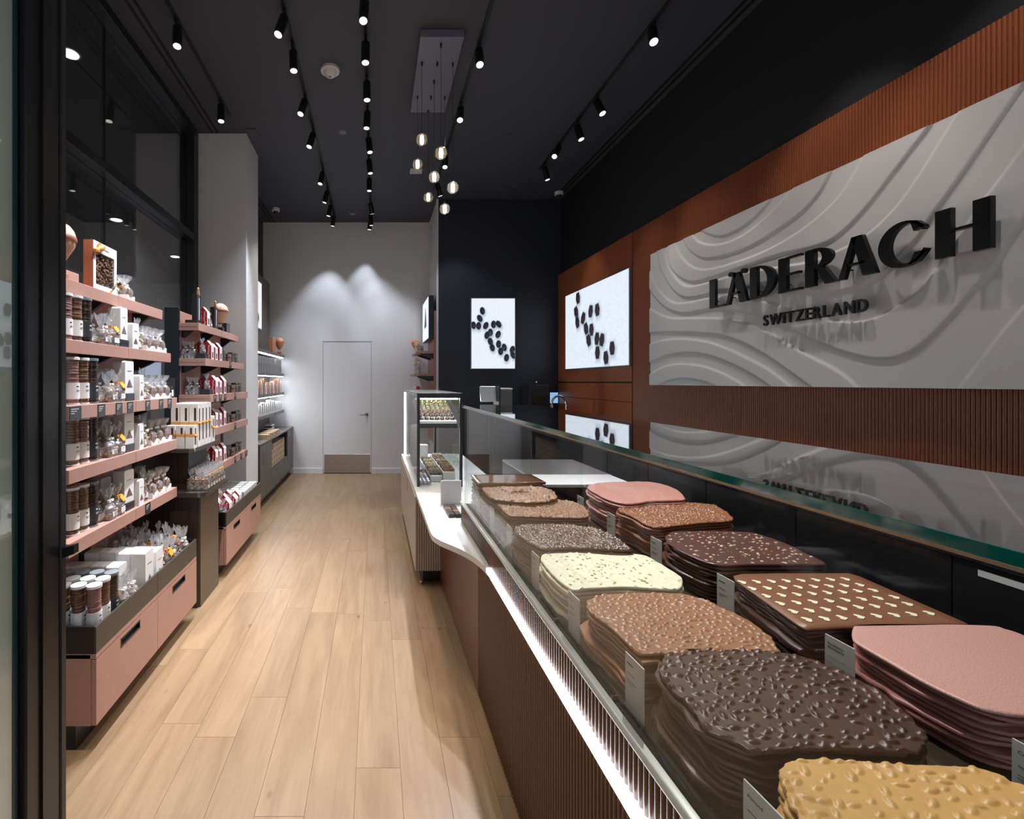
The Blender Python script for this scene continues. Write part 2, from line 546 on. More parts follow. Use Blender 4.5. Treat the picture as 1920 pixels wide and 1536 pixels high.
# left: window, pier, dark wall
pier = struct(MB().box(-1.86, -1.348, 4.81, 5.29, 0, CEIL, .003).build('wall_pier', white_wall), 'white square pier between shelves and alcove')
struct(MB().box(-1.95, -1.83, 5.29, YB, 0, CEIL).build('wall_left', navy), 'dark side wall of the alcove')
w1 = struct(MB().box(GX - .06, GX + .075, 4.70, 4.82, 0, CEIL).build('window_1', black_metal), 'tall shop window with black frame')
MB().box(GX - .06, GX + .09, .2, 4.72, CEIL - .075, CEIL, .003).build('frame_head', black_metal, w1)
MB().box(GX - .06, GX + .075, .2, 4.72, 2.95, 3.02, .003).build('mullion', black_metal, w1)
MB().box(GX - .06, GX + .06, .2, 4.72, 0, .06, .003).build('frame_sill', black_metal, w1)
wg = glass_mat('window_glass', (.75, .76, .76), 1.52, boost=.13)
for y0, y1 in ((.2, 3.267), (3.273, 4.70)):
    for z0, z1 in ((.06, 2.95), (3.02, CEIL - .075)):
        MB().box(GX - .012, GX, y0, y1, z0, z1).build('pane', wg, w1)
for z0, z1 in ((.06, 2.95), (3.02, CEIL - .075)):
    MB().box(GX - .014, GX + .003, 3.266, 3.274, z0, z1).build('joint', mat('black_silicone', (.004, .004, .004), .5), w1)

# beyond the window: dim hall
struct(MB().box(-7.0, -1.96, -1.5, 12.2, CEIL, CEIL + .1).build('ceiling_hall', mat('hall_ceiling', (.05, .05, .05), .7)), 'dark hall ceiling beyond the window')
struct(MB().box(-7.1, -7.0, -1.5, 12.2, 0, CEIL).build('wall_hall', mat('hall_wall', (.30, .28, .275), .7)), 'dim wall of the hall beyond the window')
struct(MB().box(-7.0, -1.9, 12.2, 12.3, 0, CEIL).build('wall_hall_end', mat('hall_wall', (.30, .28, .275), .7)), 'end wall of the hall beyond the window')
for i, (xx, yy, rr) in enumerate(((-2.42, 3.64, .062), (-4.16, 7.38, .085), (-4.16, 9.55, .085))):
    t = thing('downlight', ['round downlight high in the hall behind upper window pane', 'round hall downlight seen through the lower window pane', 'smallest round hall downlight seen through the lower window pane'][i], 'light', (xx, yy, CEIL))
    MB().lathe([(rr + .015, -.004), (rr + .015, 0), (rr, 0), (rr, -.004)], 24).build('trim_ring', mat('white_trim', (.7, .7, .7), .4), t)
    MB().lathe([(rr, -.007), (rr, -.0045)], 24).build('lens', emis('hall_lamp', (.92, 1., .88), 5.), t)
t = thing('lit_panel', 'pale blue lit panel in the hall, seen between pink shelves', 'screen', (-4.05, 8.2, 1.2))  # added panel standing in for an unexplained pale patch in the window glass
MB().box(-.24, .24, 0, .05, 0, .72, .003).build('frame', black_metal, t)
MB().box(-.03, .03, .01, .04, -1.2, 0).build('post', black_metal, t)
MB().box(-.2, .2, -.15, .2, -1.206, -1.19, .002).build('foot', black_metal, t)
for a in (-1, 1):
    MB().box(-.004 + (a - 1) * .115, .22 + (a - 1) * .115 + .008, -.004, .003, .03, .69).build('screen', emis('hall_screen', (.62, .74, 1.), 1.2), t)

# open glass entrance door at the left edge
gd = struct(bpy.data.objects.new('door_2', None), 'open glass entrance door with black stile at the left edge')
COL.objects.link(gd)
DXF = -.825
MB().box(DXF - .05, DXF, 1.085, 1.215, 0, 3.2, .004).build('stile', mat('door_black', (.011, .012, .016), .33), gd)
MB().box(DXF - .042, DXF + .004, 1.20, 1.222, 0, 3.2, .003).build('edge_strip', black_metal, gd)
MB().box(DXF - .008, DXF + .006, 1.132, 1.138, 0, 3.2).build('groove_bead', black_sat, gd)
MB().box(DXF - .032, DXF - .018, .18, 1.075, .05, 3.2).build('pane', glass_mat('door_glass', (.62, .74, .68), 1.52, body=.9, body_col=(.84, .97, .90), boost=.12), gd)  # pale green body paints in the bright reflection and wall behind the glass
MB().box(DXF - .034, DXF - .016, 1.066, 1.080, .05, 3.2).build('gasket', mat('teal_gasket', (.02, .06, .065), .25), gd)
MB().box(DXF - .045, DXF - .005, .18, 1.085, 0, .06).build('bottom_rail', black_metal, gd)
MB().prism_y([(DXF, 1.035), (DXF + .034, 1.047), (DXF + .034, 1.07), (DXF, 1.062)], 1.205, 1.225).build('latch', black_metal, gd)

# ================================================================ wall sign
SX = 2.56
def sign_pt(zx, zy):
    px, py = 1200 + zx / 2.6667, 330 + zy / 2.6667
    Y = SX * F_PX / (px - VX)
    return (-Y, EYE - (py - VY) * Y / F_PX)
CURVES = [
 (-1, [(300, 265), (330, 285), (380, 300), (430, 298), (500, 265), (570, 215), (620, 165), (645, 135), (670, 90)]),
 (1, [(250, 270), (270, 300), (300, 330), (360, 345), (430, 335), (520, 295), (600, 235), (680, 160), (740, 95), (790, 30)]),
 (-1, [(205, 290), (225, 330), (250, 370), (300, 405), (350, 412), (440, 395), (560, 350), (700, 265), (820, 175), (900, 85), (945, 5), (970, -50)]),
 (1, [(172, 300), (183, 345), (200, 390), (250, 445), (310, 468), (380, 460), (500, 425), (640, 370), (780, 290), (900, 200), (1000, 100), (1060, 10), (1100, -60)]),
 (-1, [(140, 330), (145, 400), (155, 455), (200, 505), (265, 530), (350, 510), (500, 460), (690, 395), (850, 360), (960, 320), (1060, 240), (1160, 130), (1260, 0), (1330, -90)]),
 (1, [(115, 330), (125, 380), (150, 460), (200, 530), (250, 552), (320, 540), (500, 490), (700, 455), (850, 430), (960, 390), (1130, 300), (1280, 160), (1390, 10), (1460, -100)]),
 (-1, [(80, 340), (100, 440), (120, 490), (160, 560), (210, 600), (260, 607), (330, 595), (400, 572), (540, 560), (700, 560), (850, 575), (980, 578), (1100, 550), (1200, 500), (1290, 420), (1400, 300), (1480, 180), (1560, 70), (1610, 0), (1720, -160)]),
 (1, [(40, 430), (55, 485), (90, 560), (140, 615), (190, 637), (260, 630), (340, 612), (440, 600), (540, 610), (640, 632), (740, 662), (860, 700), (960, 722), (1060, 728), (1150, 720), (1280, 660), (1400, 570), (1480, 470), (1590, 320), (1700, 150), (1830, -20), (1960, -200)]),
 (-1, [(30, 530), (55, 575), (110, 640), (180, 680), (250, 685), (350, 665), (430, 665), (560, 690), (650, 720), (750, 755), (850, 810), (1000, 870), (1100, 900), (1200, 915), (1300, 905), (1420, 840), (1560, 700), (1700, 540), (1800, 420), (1920, 230), (2050, 30)]),
 (1, [(30, 650), (55, 665), (110, 695), (170, 712), (300, 710), (430, 715), (540, 740), (640, 780), (760, 850), (870, 910), (960, 955), (1040, 1010), (1095, 1060), (1130, 1100)]),
 (-1, [(20, 788), (55, 785), (150, 780), (300, 785), (420, 800), (520, 835), (640, 900), (740, 970), (860, 1055), (910, 1095)]),
 (1, [(20, 855), (55, 840), (130, 820), (220, 815), (330, 828), (430, 860), (540, 910), (650, 970), (760, 1055), (810, 1100)]),
 (-1, [(25, 945), (55, 930), (130, 900), (230, 883), (340, 895), (450, 935), (550, 985), (645, 1045), (700, 1090)]),
 (1, [(30, 1008), (55, 990), (120, 955), (210, 940), (310, 950), (400, 980), (470, 1015), (525, 1050), (580, 1095)]),
 (-1, [(60, 1070), (100, 1045), (160, 1022), (230, 1013), (310, 1025), (370, 1045), (420, 1070)]),
 (1, [(1550, 1120), (1600, 1060), (1700, 930), (1800, 800), (1920, 660), (2100, 450)]),
]
def spline(P, n=6):
    P = [np.array(p, float) for p in P]
    out = []
    for i in range(len(P) - 1):
        p0, p1, p2, p3 = P[max(i - 1, 0)], P[i], P[i + 1], P[min(i + 2, len(P) - 1)]
        for k in range(n):
            t = k / n
            out.append(.5 * ((2 * p1) + (-p0 + p2) * t + (2 * p0 - 5 * p1 + 4 * p2 - p3) * t * t + (-p0 + 3 * p1 - 3 * p2 + p3) * t ** 3))
    out.append(P[-1])
    return np.array(out)
S_Y0, S_Y1, S_Z0, S_Z1 = 1.30, 4.262, 1.470, 2.682
na, nb = 380, 168
A = np.linspace(-S_Y1, -S_Y0, na); B = np.linspace(S_Z0, S_Z1, nb)
GA, GB = np.meshgrid(A, B, indexing='ij')
Pg = np.stack([GA.ravel(), GB.ravel()], 1)
hgt = np.ones(len(Pg))
for sgn, pts in CURVES:
    S = spline([sign_pt(*p) for p in pts], 4)
    best = np.full(len(Pg), 9e9); side = np.zeros(len(Pg))
    for i in range(len(S) - 1):
        a, d = S[i], S[i + 1] - S[i]
        L2 = d @ d
        if L2 < 1e-12: continue
        w = Pg - a
        tt = (w @ d) / L2
        lo = -9 if i == 0 else 0; hi = 9 if i == len(S) - 2 else 1
        tc_ = np.clip(tt, lo, hi)
        q = w - tc_[:, None] * d
        dist = q[:, 0] ** 2 + q[:, 1] ** 2
        cr = d[0] * w[:, 1] - d[1] * w[:, 0]
        m_ = dist < best
        best[m_] = dist[m_]; side[m_] = np.sign(cr[m_])
    sd = np.sqrt(best) * side            # >0 above the curve
    hgt += sgn * np.clip(.5 - sd / .012, 0, 1)
hgt = np.clip(hgt, 0, 1)
hgt = hgt * hgt * (3 - 2 * hgt)
vs = [(SX - .010 * hh, -a, b) for hh, (a, b) in zip(hgt, Pg)]
fs = [(i * nb + j, (i + 1) * nb + j, (i + 1) * nb + j + 1, i * nb + j + 1) for i in range(na - 1) for j in range(nb - 1)]
nV = len(vs)
rim = [i * nb for i in range(na)] + [(na - 1) * nb + j for j in range(1, nb)] + [i * nb + nb - 1 for i in range(na - 2, -1, -1)] + [j for j in range(nb - 2, 0, -1)]
vs += [(2.615, vs[r][1], vs[r][2]) for r in rim]
nr = len(rim)
fs += [(rim[i], rim[(i + 1) % nr], nV + (i + 1) % nr, nV + i) for i in range(nr)]
sign = thing('wall_sign', 'large white relief sign with black raised letters on rust wall', 'sign', (2.62, 2.88, 1.47))
mb = MB(); mb.v = [(x_ - 2.62, y_ - 2.88, z_ - 1.47) for x_, y_, z_ in vs]; mb.f = fs
mb.build('relief_panel', mat('sign_white', (.66, .645, .635), .45), sign, smooth=True, ang=60)

LZ0, LH = 2.045, .212
def ring_piece(cu, cv, rx, ry, ix, iy, icu, t0, t1, n=18):
    """part of a ring between an outer and an inner ellipse as quads"""
    out = []
    for k in range(n):
        a, b = t0 + (t1 - t0) * k / n, t0 + (t1 - t0) * (k + 1) / n
        out.append([(cu + rx * math.cos(a), cv + ry * math.sin(a)), (cu + rx * math.cos(b), cv + ry * math.sin(b)),
                    (icu + ix * math.cos(b), cv + iy * math.sin(b)), (icu + ix * math.cos(a), cv + iy * math.sin(a))])
    return out
def rect(u0, u1, v0, v1): return [(u0, v0), (u1, v0), (u1, v1), (u0, v1)]
def letter_shapes(ch, w, h_):
    st, th = .056, .013
    if ch == 'L': return [rect(0, st, 0, h_), rect(st, w, 0, th)]
    if ch in 'AÄ':
        ap = w * .52
        s = [[(0, 0), (.030, 0), (ap, h_), (ap - .030, h_)], [(ap - .030, h_), (ap + .022, h_), (w, 0), (w - .064, 0)],
             [(w * .22, h_ * .30), (w * .72, h_ * .30), (w * .70, h_ * .36), (w * .25, h_ * .36)]]
        if ch == 'Ä':
            for cu in (w * .24, w * .82):
                s.append([(cu + .021 * math.cos(t), h_ * .99 + .017 * math.sin(t)) for t in np.linspace(0, 2 * PI, 14)[:-1]])
        return s
    if ch == 'D':
        return [rect(0, st, 0, h_)] + ring_piece(st, h_ / 2, w - st, h_ / 2, w - st - .058, h_ / 2 - th, st, -PI / 2, PI / 2)
    if ch == 'E': return [rect(0, st, 0, h_), rect(st, w, 0, th), rect(st, w * .93, h_ * .5 - th / 2, h_ * .5 + th / 2), rect(st, w, h_ - th, h_)]
    if ch == 'R':
        bh = h_ * .54
        s = [rect(0, st, 0, h_)]
        s += [[(u, v + h_ - bh / 2) for u, v in q] for q in ring_piece(st, 0, w * .86 - st, bh / 2, w * .86 - st - .055, bh / 2 - th, st, -PI / 2, PI / 2)]
        s.append([(st + .01, h_ * .47), (st + .055, h_ * .47), (w, 0), (w - .064, 0)])
        return s
    if ch == 'C':
        return ring_piece(w * .52, h_ / 2, w * .52, h_ / 2 * 1.03, w * .36, h_ / 2 - .014, w * .60, .52, 2 * PI - .42, 30) + \
            [[(w * .66, h_ * .985), (w * .80, h_ * .95), (w * .96, h_ * .80), (w * .74, h_ * .735)], [(w * .64, h_ * .015), (w * .82, h_ * .055), (w * .99, h_ * .27), (w * .76, h_ * .27)]]
    if ch == 'H': return [rect(0, st, 0, h_), rect(w - st, w, 0, h_), rect(st, w - st, h_ * .53 - th / 2, h_ * .53 + th / 2)]
gloss_black = mat('gloss_black_letter', (.004, .004, .005), .22, spec=.35)
for ch, ya, yb in (('L', 3.429, 3.282), ('Ä', 3.272, 3.082), ('D', 3.060, 2.867), ('E', 2.844, 2.694), ('R', 2.667, 2.486), ('A', 2.477, 2.288), ('C', 2.280, 2.077), ('H', 2.048, 1.863)):
    m_ = MB()
    for poly in letter_shapes(ch, ya - yb, LH):
        m_.prism_x([(ya - u - 2.88, LZ0 + v - 1.47) for u, v in poly], 2.500 - 2.62, 2.522 - 2.62)
    # stand-off pins
    m_.tube([(2.520 - 2.62, ya - .03 - 2.88, LZ0 + .05 - 1.47), (2.56 - 2.62, ya - .03 - 2.88, LZ0 + .05 - 1.47)], .004, 6)
    m_.build('letter', gloss_black, sign)
ytot0, ytot1 = 2.972, 2.345
chars = []
wsum = 0
for ch in 'SWITZERLAND':
    me = text_mesh(ch, .096, .006, .0016)
    xs_ = [v.co.x for v in me.vertices]
    chars.append((me, min(xs_), max(xs_))); wsum += max(xs_) - min(xs_)
gap = .0125
sc_ = ((ytot0 - ytot1) - gap * 10) / wsum
yy = ytot0
for me, a, b in chars:
    me.transform(Matrix(((0, 0, -1, 2.520 - 2.62), (-sc_, 0, 0, yy + a * sc_ - 2.88), (0, 1, 0, 1.862 - 1.47), (0, 0, 0, 1))))
    me.name = 'letter'; me.materials.clear(); me.materials.append(gloss_black)
    obj('letter', me, sign)
    yy -= (b - a) * sc_ + gap

# ================================================================ backlit pictures
def picture(name, mapf, na_, nb_, colf, mt, parent):
    """grid mesh carrying a flat print in its colour layer; mapf(s,t)->xyz"""
    s_ = np.linspace(0, 1, na_); t_ = np.linspace(0, 1, nb_)
    S_, T_ = np.meshgrid(s_, t_, indexing='ij')
    col = colf(S_.ravel(), T_.ravel())
    v_ = [mapf(a, b) for a, b in zip(S_.ravel(), T_.ravel())]
    f_ = [(i * nb_ + j, (i + 1) * nb_ + j, (i + 1) * nb_ + j + 1, i * nb_ + j + 1) for i in range(na_ - 1) for j in range(nb_ - 1)]
    me = bpy.data.meshes.new(name); me.from_pydata(v_, [], f_)
    ca = me.color_attributes.new('print', 'FLOAT_COLOR', 'POINT')
    ca.data.foreach_set('color', np.concatenate([col, np.ones((len(col), 1))], 1).ravel().astype(np.float32))
    me.materials.append(mt)
    return obj(name, me, parent)
def blob_print(blobs, base, dark, hl, asp, speck=0., soft=(.012, -.02), square=False, seed=3):
    rg = np.random.default_rng(seed)
    def f(S_, T_):
        col = np.tile(np.array(base), (len(S_), 1))
        nz = rg.random(len(S_))
        if speck:
            col *= (1 - speck * (nz > .82) * np.clip(1.2 - np.abs(T_ - speck * 0) * .6, .2, 1))[:, None]
        for (u, v, rx, ry, an) in blobs:
            for k, (ox, oy, gr) in enumerate(((soft[0], soft[1], 1.45), (0, 0, 1.))):
                dx, dy = (S_ - u - ox) * asp, T_ - v - oy
                c, s = math.cos(an), math.sin(an)
                a, b = (dx * c + dy * s) / (rx * gr), (-dx * s + dy * c) / (ry * gr)
                d = np.maximum(np.abs(a) + .35 * np.abs(b), np.abs(b) * .95) if square else np.sqrt(a * a + b * b)
                if k == 0:
                    w = np.clip((1.15 - d) / .8, 0, 1)[:, None] * .65
                    col = col * (1 - w) + np.array((.12, .22, .36)) * w
                else:
                    w = np.clip((1.05 - d) / .12, 0, 1)[:, None]
                    dd = np.array(dark) + np.array(hl) * np.clip(1 - np.hypot(a - .2, b + .15) / .35, 0, 1)[:, None]
                    col = col * (1 - w) + dd * w
        return np.clip(col, 0, 1.1)
    return f
screen_m = print_mat('backlit_print', .84)
# navy wall picture
x0, _, z1 = at(884, 560, 6.5); x1, _, z0 = at(965, 691, 6.5)
pts = [(310, 495), (287, 563), (232, 625), (277, 630), (340, 628), (408, 617), (453, 615), (380, 690), (350, 715), (448, 708), (380, 772), (397, 827), (452, 795), (502, 825), (470, 860), (573, 845), (580, 895), (522, 918)]
asp = (x1 - x0) / (z1 - z0)
bl = [((a - 215) / 380, 1 - (b - 383) / 632, .037, .056, R.uniform(-.5, .5)) for a, b in pts]
t = thing('lightbox', 'upright backlit picture of dark round pralines on navy wall', 'picture', (x0, 6.54, z0))
MB().box(-.012, x1 - x0 + .012, -.045, -.001, -.012, z1 - z0 + .012, .003).build('frame', mat('slim_frame', (.35, .37, .42), .3, metal=.8), t)
picture('print', lambda a, b: (a * (x1 - x0), -.047, b * (z1 - z0)), 120, 190, blob_print(bl, (.90, .96, 1.04), (.004, .006, .014), (.05, .06, .05), asp, .14), screen_m, t)
# rust wall picture
ya, yb, za, zb = 6.21, 4.665, 1.672, 2.655
def suv(a, b):
    px, py = 840 + a / 4.8, 480 + b / 4.8
    Y = 2.6 * F_PX / (px - VX); Z = EYE - (py - VY) * Y / F_PX
    return ((ya - Y) / (ya - yb), (Z - za) / (zb - za))
pts = [(1183, 380), (1167, 505), (1178, 598), (1298, 498), (1358, 485), (1230, 560), (1257, 655), (1305, 665), (1280, 760), (1355, 745), (1400, 755), (1493, 830), (1360, 870), (1437, 915)]
bl = [(*suv(a, b), .062, .072, R.uniform(-.5, .5)) for a, b in pts]
t = thing('lightbox', 'wide backlit picture of dark cube pralines on rust panel', 'picture', (2.612, ya, za))
MB().box(-.03, 0, yb - ya - .012, .012, -.012, zb - za + .012, .003).build('frame', mat('slim_frame', (.35, .37, .42), .3, metal=.8), t)
picture('print', lambda a, b: (-.032, a * (yb - ya), b * (zb - za)), 210, 140, blob_print(bl, (.86, .94, 1.04), (.012, .006, .010), (.07, .02, .02), (ya - yb) / (zb - za), .16, square=True, seed=5), screen_m, t)
# ================================================================ PRODUCTS (prototypes)
pink_choc = mat('pink_chocolate', (.50, .235, .19), .4, var=(120, .10))
white_choc = mat('white_chocolate', (.76, .70, .46), .4, var=(60, .08))
caramel = mat('caramel_chocolate', (.50, .285, .085), .36, var=(40, .08))
tan = mat('tan_nougat', (.42, .22, .10), .5, var=(150, .25))
gold_c = mat('candied_orange', (.70, .30, .03), .4)

def pieces(seed, n, fn, size, box=True):
    """a heap of small broken bits as one part"""
    r = random.Random(seed); m = MB()
    for _ in range(n):
        c = fn(r)
        s = size * r.uniform(.6, 1.3)
        M = Matrix.Translation(c) @ Matrix.Rotation(r.uniform(0, PI), 4, 'Z') @ Matrix.Rotation(r.uniform(-.8, .8), 4, 'X')
        k = MB().box(-s, s, -s * .7, s * .7, -s * .35, s * .35) if box else MB().ball((0, 0, 0), s * .8, 6, 4)
        k.xform(M); m.add(k.v, k.f)
    return m

def film_mesh(seed, w, d, h, neck=.62, flare=1.25, lean=0., rough=.10):
    """crumpled cellophane: filled belly, tied neck, fan of film on top"""
    r = random.Random(seed); seg = 18
    prof = [(.93, 0), (1.0, .03), (1.02, .22), (.98, .38), (.80, neck - .12), (.30, neck - .02), (.20, neck), (.34, neck + .05), (flare * .55, neck + .20), (flare * .72, 1.0)]
    vs = []
    for i, (k, t) in enumerate(prof):
        for j in range(seg):
            a = 2 * PI * j / seg
            cx, cyy = math.cos(a), math.sin(a)
            e = 1 / max(abs(cx) ** 4 + abs(cyy) ** 4, 1e-6) ** .25 if t < neck - .15 else 1
            jit = 1 + r.uniform(-rough, rough) * (1 if i > 0 else .3)
            dd = d if t < neck else d * .75
            zz = t * h
            if i == len(prof) - 1: zz += r.uniform(-.14, .10) * h
            if t > neck and j % 2: jit *= .72
            vs.append((w / 2 * k * cx * e * jit + lean * max(0, t - .3) * h, dd / 2 * k * cyy * e * jit, zz))
    fs = []
    for i in range(len(prof) - 1):
        for j in range(seg):
            j2 = (j + 1) % seg
            fs.append((i * seg + j, i * seg + j2, (i + 1) * seg + j2, (i + 1) * seg + j))
    fs.append(tuple(range(seg))[::-1])
    m = MB(); m.v = vs; m.f = fs
    return m

def bag(name, label, seed, w, d, h, stuff_m, stuff2=None, neck=.62, ribbon_m=None, label_m=paper, n=34, ps=.011, tag_m=None, box_bits=True, lean=0.):
    t = thing(name, label, 'bag')
    film_mesh(seed, w, d, h, neck, lean=lean).build('film', film, t)
    def fn(r):
        return (r.uniform(-.40, .40) * w, r.uniform(-.40, .40) * d, .008 + r.random() ** 1.1 * h * (neck - .2))
    pieces(seed + 1, n, fn, ps, box_bits).build('contents', stuff_m, t)
    if stuff2:
        pieces(seed + 5, n // 3, fn, ps * 1.05, box_bits).build('filling', stuff2, t)
    rb = MB()
    rb.tube([(w * .11 * math.cos(a) + lean * (neck - .3) * h, d * .11 * math.sin(a), neck * h) for a in np.linspace(0, 2 * PI, 10)], .0025, 5)
    for s in (-1, 1):
        rb.box(w * .10, w * .30, s * d * .06 - .006, s * d * .06 + s * .016, neck * h - .006, neck * h + .004)
    rb.build('ribbon', ribbon_m or silver, t)
    MB().box(w / 2 - .001, w / 2 + .0015, -d * .30, d * .30, h * .10, h * .26).build('sticker', label_m, t)
    if tag_m:
        m = MB().box(0, .004, -.017, .017, -.014, .014)
        m.xform(Matrix.Translation((w * .42, .004, neck * h * .86)) @ Matrix.Rotation(-.5, 4, 'Y') @ Matrix.Rotation(.4, 4, 'X'))
        m.build('fruit_slice', tag_m, t)
    return proto(t)

# the aisle side of every product is local +X
def tube_pack(name, label, choc, lid_m, seed, band=paper, h=.208, r=.0285):
    t = thing(name, label, 'tube')
    MB().lathe([(r, .004), (r, h - .010)], 22).build('sleeve', clear, t, smooth=True, ang=40)
    m = MB(); rr = random.Random(seed)
    z = .006
    while z < h - .022:
        dz = rr.uniform(.010, .015)
        a = rr.uniform(-.002, .002)
        m.lathe([(r * .86, 0), (r * .9, dz * .3), (r * .9, dz * .7), (r * .84, dz - .001)], 12, (a, -a, z))
        z += dz
    m.build('chocolates', choc, t, smooth=True, ang=40)
    MB().lathe([(r + .0008, h * .12), (r + .0008, h * .46)], 22).build('label_band', band, t, smooth=True, ang=40)
    tx = MB()
    for k, (a0, a1, zz, hh) in enumerate(((-.35, .05, .37, .005), (-.35, .25, .30, .002), (-.35, .1, .275, .002))):
        vs = []
        for q in range(6):
            a = a0 + (a1 - a0) * q / 5
            vs += [((r + .0012) * math.cos(a), (r + .0012) * math.sin(a), h * zz), ((r + .0012) * math.cos(a), (r + .0012) * math.sin(a), h * zz + hh)]
        tx.add(vs, [(2 * q, 2 * q + 2, 2 * q + 3, 2 * q + 1) for q in range(5)])
    tx.build('label_print', ink if band is paper else paper, t)
    MB().lathe([(r + .0012, h - .012), (r + .0012, h - .001), (r - .002, h)], 22).build('lid', lid_m, t, smooth=True, ang=40)
    MB().lathe([(r + .0008, 0), (r + .0008, .006)], 22).build('base_cap', lid_m, t, smooth=True, ang=40)
    return proto(t)

def cone_print(t, x, y, z, s):
    """small printed heap of chocolate flakes"""
    m = MB()
    r = random.Random(4)
    for row, nn in enumerate((5, 4, 3, 2, 1)):
        for k in range(nn):
            yy, zz = y + (k - (nn - 1) / 2) * s * .24, z + row * s * .2
            a = s * .13
            p = [(yy - a, zz), (yy + r.uniform(-.4, .4) * a, zz - a), (yy + a, zz + r.uniform(-.3, .5) * a), (yy, zz + a)]
            n0 = len(m.v)
            m.v += [(x, q[0], q[1]) for q in p]; m.f.append((n0, n0 + 1, n0 + 2, n0 + 3))
    m.build('flake_print', mat('flake_print', (.10, .03, .022), .4), t)

def carton(name, label, w, d, h, card=paper, window=False, logo=True, rib=False, round_=.010, cat='box'):
    """upright carton, aisle face +X; w along Y, d along X"""
    t = thing(name, label, cat)
    pr = []
    for (cyy, czz, a0) in ((w / 2 - round_, h - round_, 0), (-w / 2 + round_, h - round_, PI / 2)):
        for k in range(5):
            a = a0 + k * PI / 8
            pr.append((cyy + round_ * math.cos(a), czz + round_ * math.sin(a)))
    pr += [(-w / 2, 0), (w / 2, 0)]
    MB().prism_x(pr, -d / 2, d / 2).build('carton', card, t)
    if logo:
        cone_print(t, d / 2 + .0006, 0, h * .20, w * .55)
        MB().box(d / 2 + .0003, d / 2 + .0007, -w * .24, w * .24, h * .68, h * .70).build('brand_print', grey_ink, t)
    if window:
        MB().box(d / 2 - .001, d / 2 + .0006, -w * .16, w * .16, h * .14, h * .88).build('window', choc_d, t)
        MB().box(d * .05, d * .30, -w / 2 - .0006, -w / 2 + .001, h * .60, h * .90).build('side_window', choc_d, t)
    if rib:
        b = MB().box(-d / 2 - .001, d / 2 + .001, -w / 2 - .001, w / 2 + .001, h * .52, h * .52 + .016)
        for s in (-1, 1):
            k = MB().ball((0, 0, 0), .012, 8, 5, (.5, 1, .6))
            k.xform(Matrix.Translation((d / 2 + .006, s * .011, h * .54)) @ Matrix.Rotation(s * .4, 4, 'X'))
            b.add(k.v, k.f)
        b.build('ribbon', orange, t)
    return proto(t)

dots_m = mat('dotted_red', (.42, .012, .016), .4)
def house_pack(name, label, w=.062, d=.07, h=.15):
    """gable-top carton: one side red with white dots, the aisle side white with a window"""
    t = thing(name, label, 'carton')
    pr = [(-d / 2, 0), (d / 2, 0), (d / 2, h * .72), (0, h), (-d / 2, h * .72)]
    MB().prism_y(pr, -w / 2, w / 2).build('carton', red, t)
    m = MB(); r = random.Random(9)
    for k in range(14):
        zz = .012 + (k // 2) * h * .105; xx = (-.22 if (k + k // 2) % 2 else .22) * d + r.uniform(-.004, .004)
        m.lathe([(.006, 0), (.006, .0012)], 8).v
        vs = m.v[-16:]; m.v[-16:] = [(xx + a, -w / 2 - .0006 - c, zz + b) for a, b, c in vs]
    m.build('dots', paper, t)
    m = MB().box(d / 2, d / 2 + .0012, -w / 2, w / 2, 0, h * .72)
    m.add([(d / 2 + .0012, -w / 2, h * .72), (d / 2 + .0012, w / 2, h * .72), (.002, w / 2, h + .001), (.002, -w / 2, h + .001)], [(0, 1, 2, 3)])
    m.build('white_face', paper, t)
    MB().box(d / 2 + .0012, d / 2 + .002, -w * .26, w * .26, h * .08, h * .40).build('window', mat('grey_window', (.16, .15, .17), .15), t)
    return proto(t)

def clear_box(name, label, w, d, h, choc=choc_d, cols=3, rows=3):
    t = thing(name, label, 'box')
    MB().box(-d / 2, d / 2, -w / 2, w / 2, 0, h).build('case', clear, t)
    m = MB()
    for i in range(cols):
        for j in range(rows):
            cyy = (i - (cols - 1) / 2) * w / cols * .95; cz = (j + .5) * h / rows
            m.box(-d * .36, d * .42, cyy - w / cols * .38, cyy + w / cols * .38, cz - h / rows * .36, cz + h / rows * .36, .002)
    m.build('chocolates', choc, t)
    MB().box(-d / 2 - .0004, d / 2 + .0006, -w * .12, w * .12, h * .3, h * .62).build('sleeve', mat('grey_sleeve', (.12, .11, .115), .45), t)
    return proto(t)

P = {}
P['cone1'] = bag('sweet_bag', 'x', 11, .075, .07, .145, tan, choc_m, ribbon_m=paper)
P['cone2'] = bag('sweet_bag', 'x', 23, .078, .066, .155, choc_m, tan, ribbon_m=orange, tag_m=gold_c)
P['cone3'] = bag('sweet_bag', 'x', 31, .070, .07, .150, choc_d, white_choc, ribbon_m=silver)
P['slim'] = bag('sweet_bag', 'x', 41, .040, .062, .17, white_choc, None, neck=.70, n=20, ps=.012)
P['slimd'] = bag('sweet_bag', 'x', 42, .042, .062, .175, choc_m, None, neck=.70, n=20, ps=.012)
P['tray'] = bag('sweet_bag', 'x', 47, .052, .05, .135, tan, choc_m, neck=.66, ribbon_m=silver, tag_m=None, n=20, ps=.010)
P['trayo'] = bag('sweet_bag', 'x', 48, .052, .05, .135, choc_m, tan, neck=.66, ribbon_m=orange, n=20, ps=.010)
P['redbag'] = bag('sweet_bag', 'x', 53, .06, .06, .16, mat('red_sweets', (.16, .008, .012), .3), white_choc, neck=.66, box_bits=False, ribbon_m=red, n=26, ps=.013)
P['plumbag'] = bag('sweet_bag', 'x', 57, .065, .06, .14, mat('plum_sweets', (.06, .008, .018), .3), white_choc, neck=.62, box_bits=False, ribbon_m=silver, n=26, ps=.013)

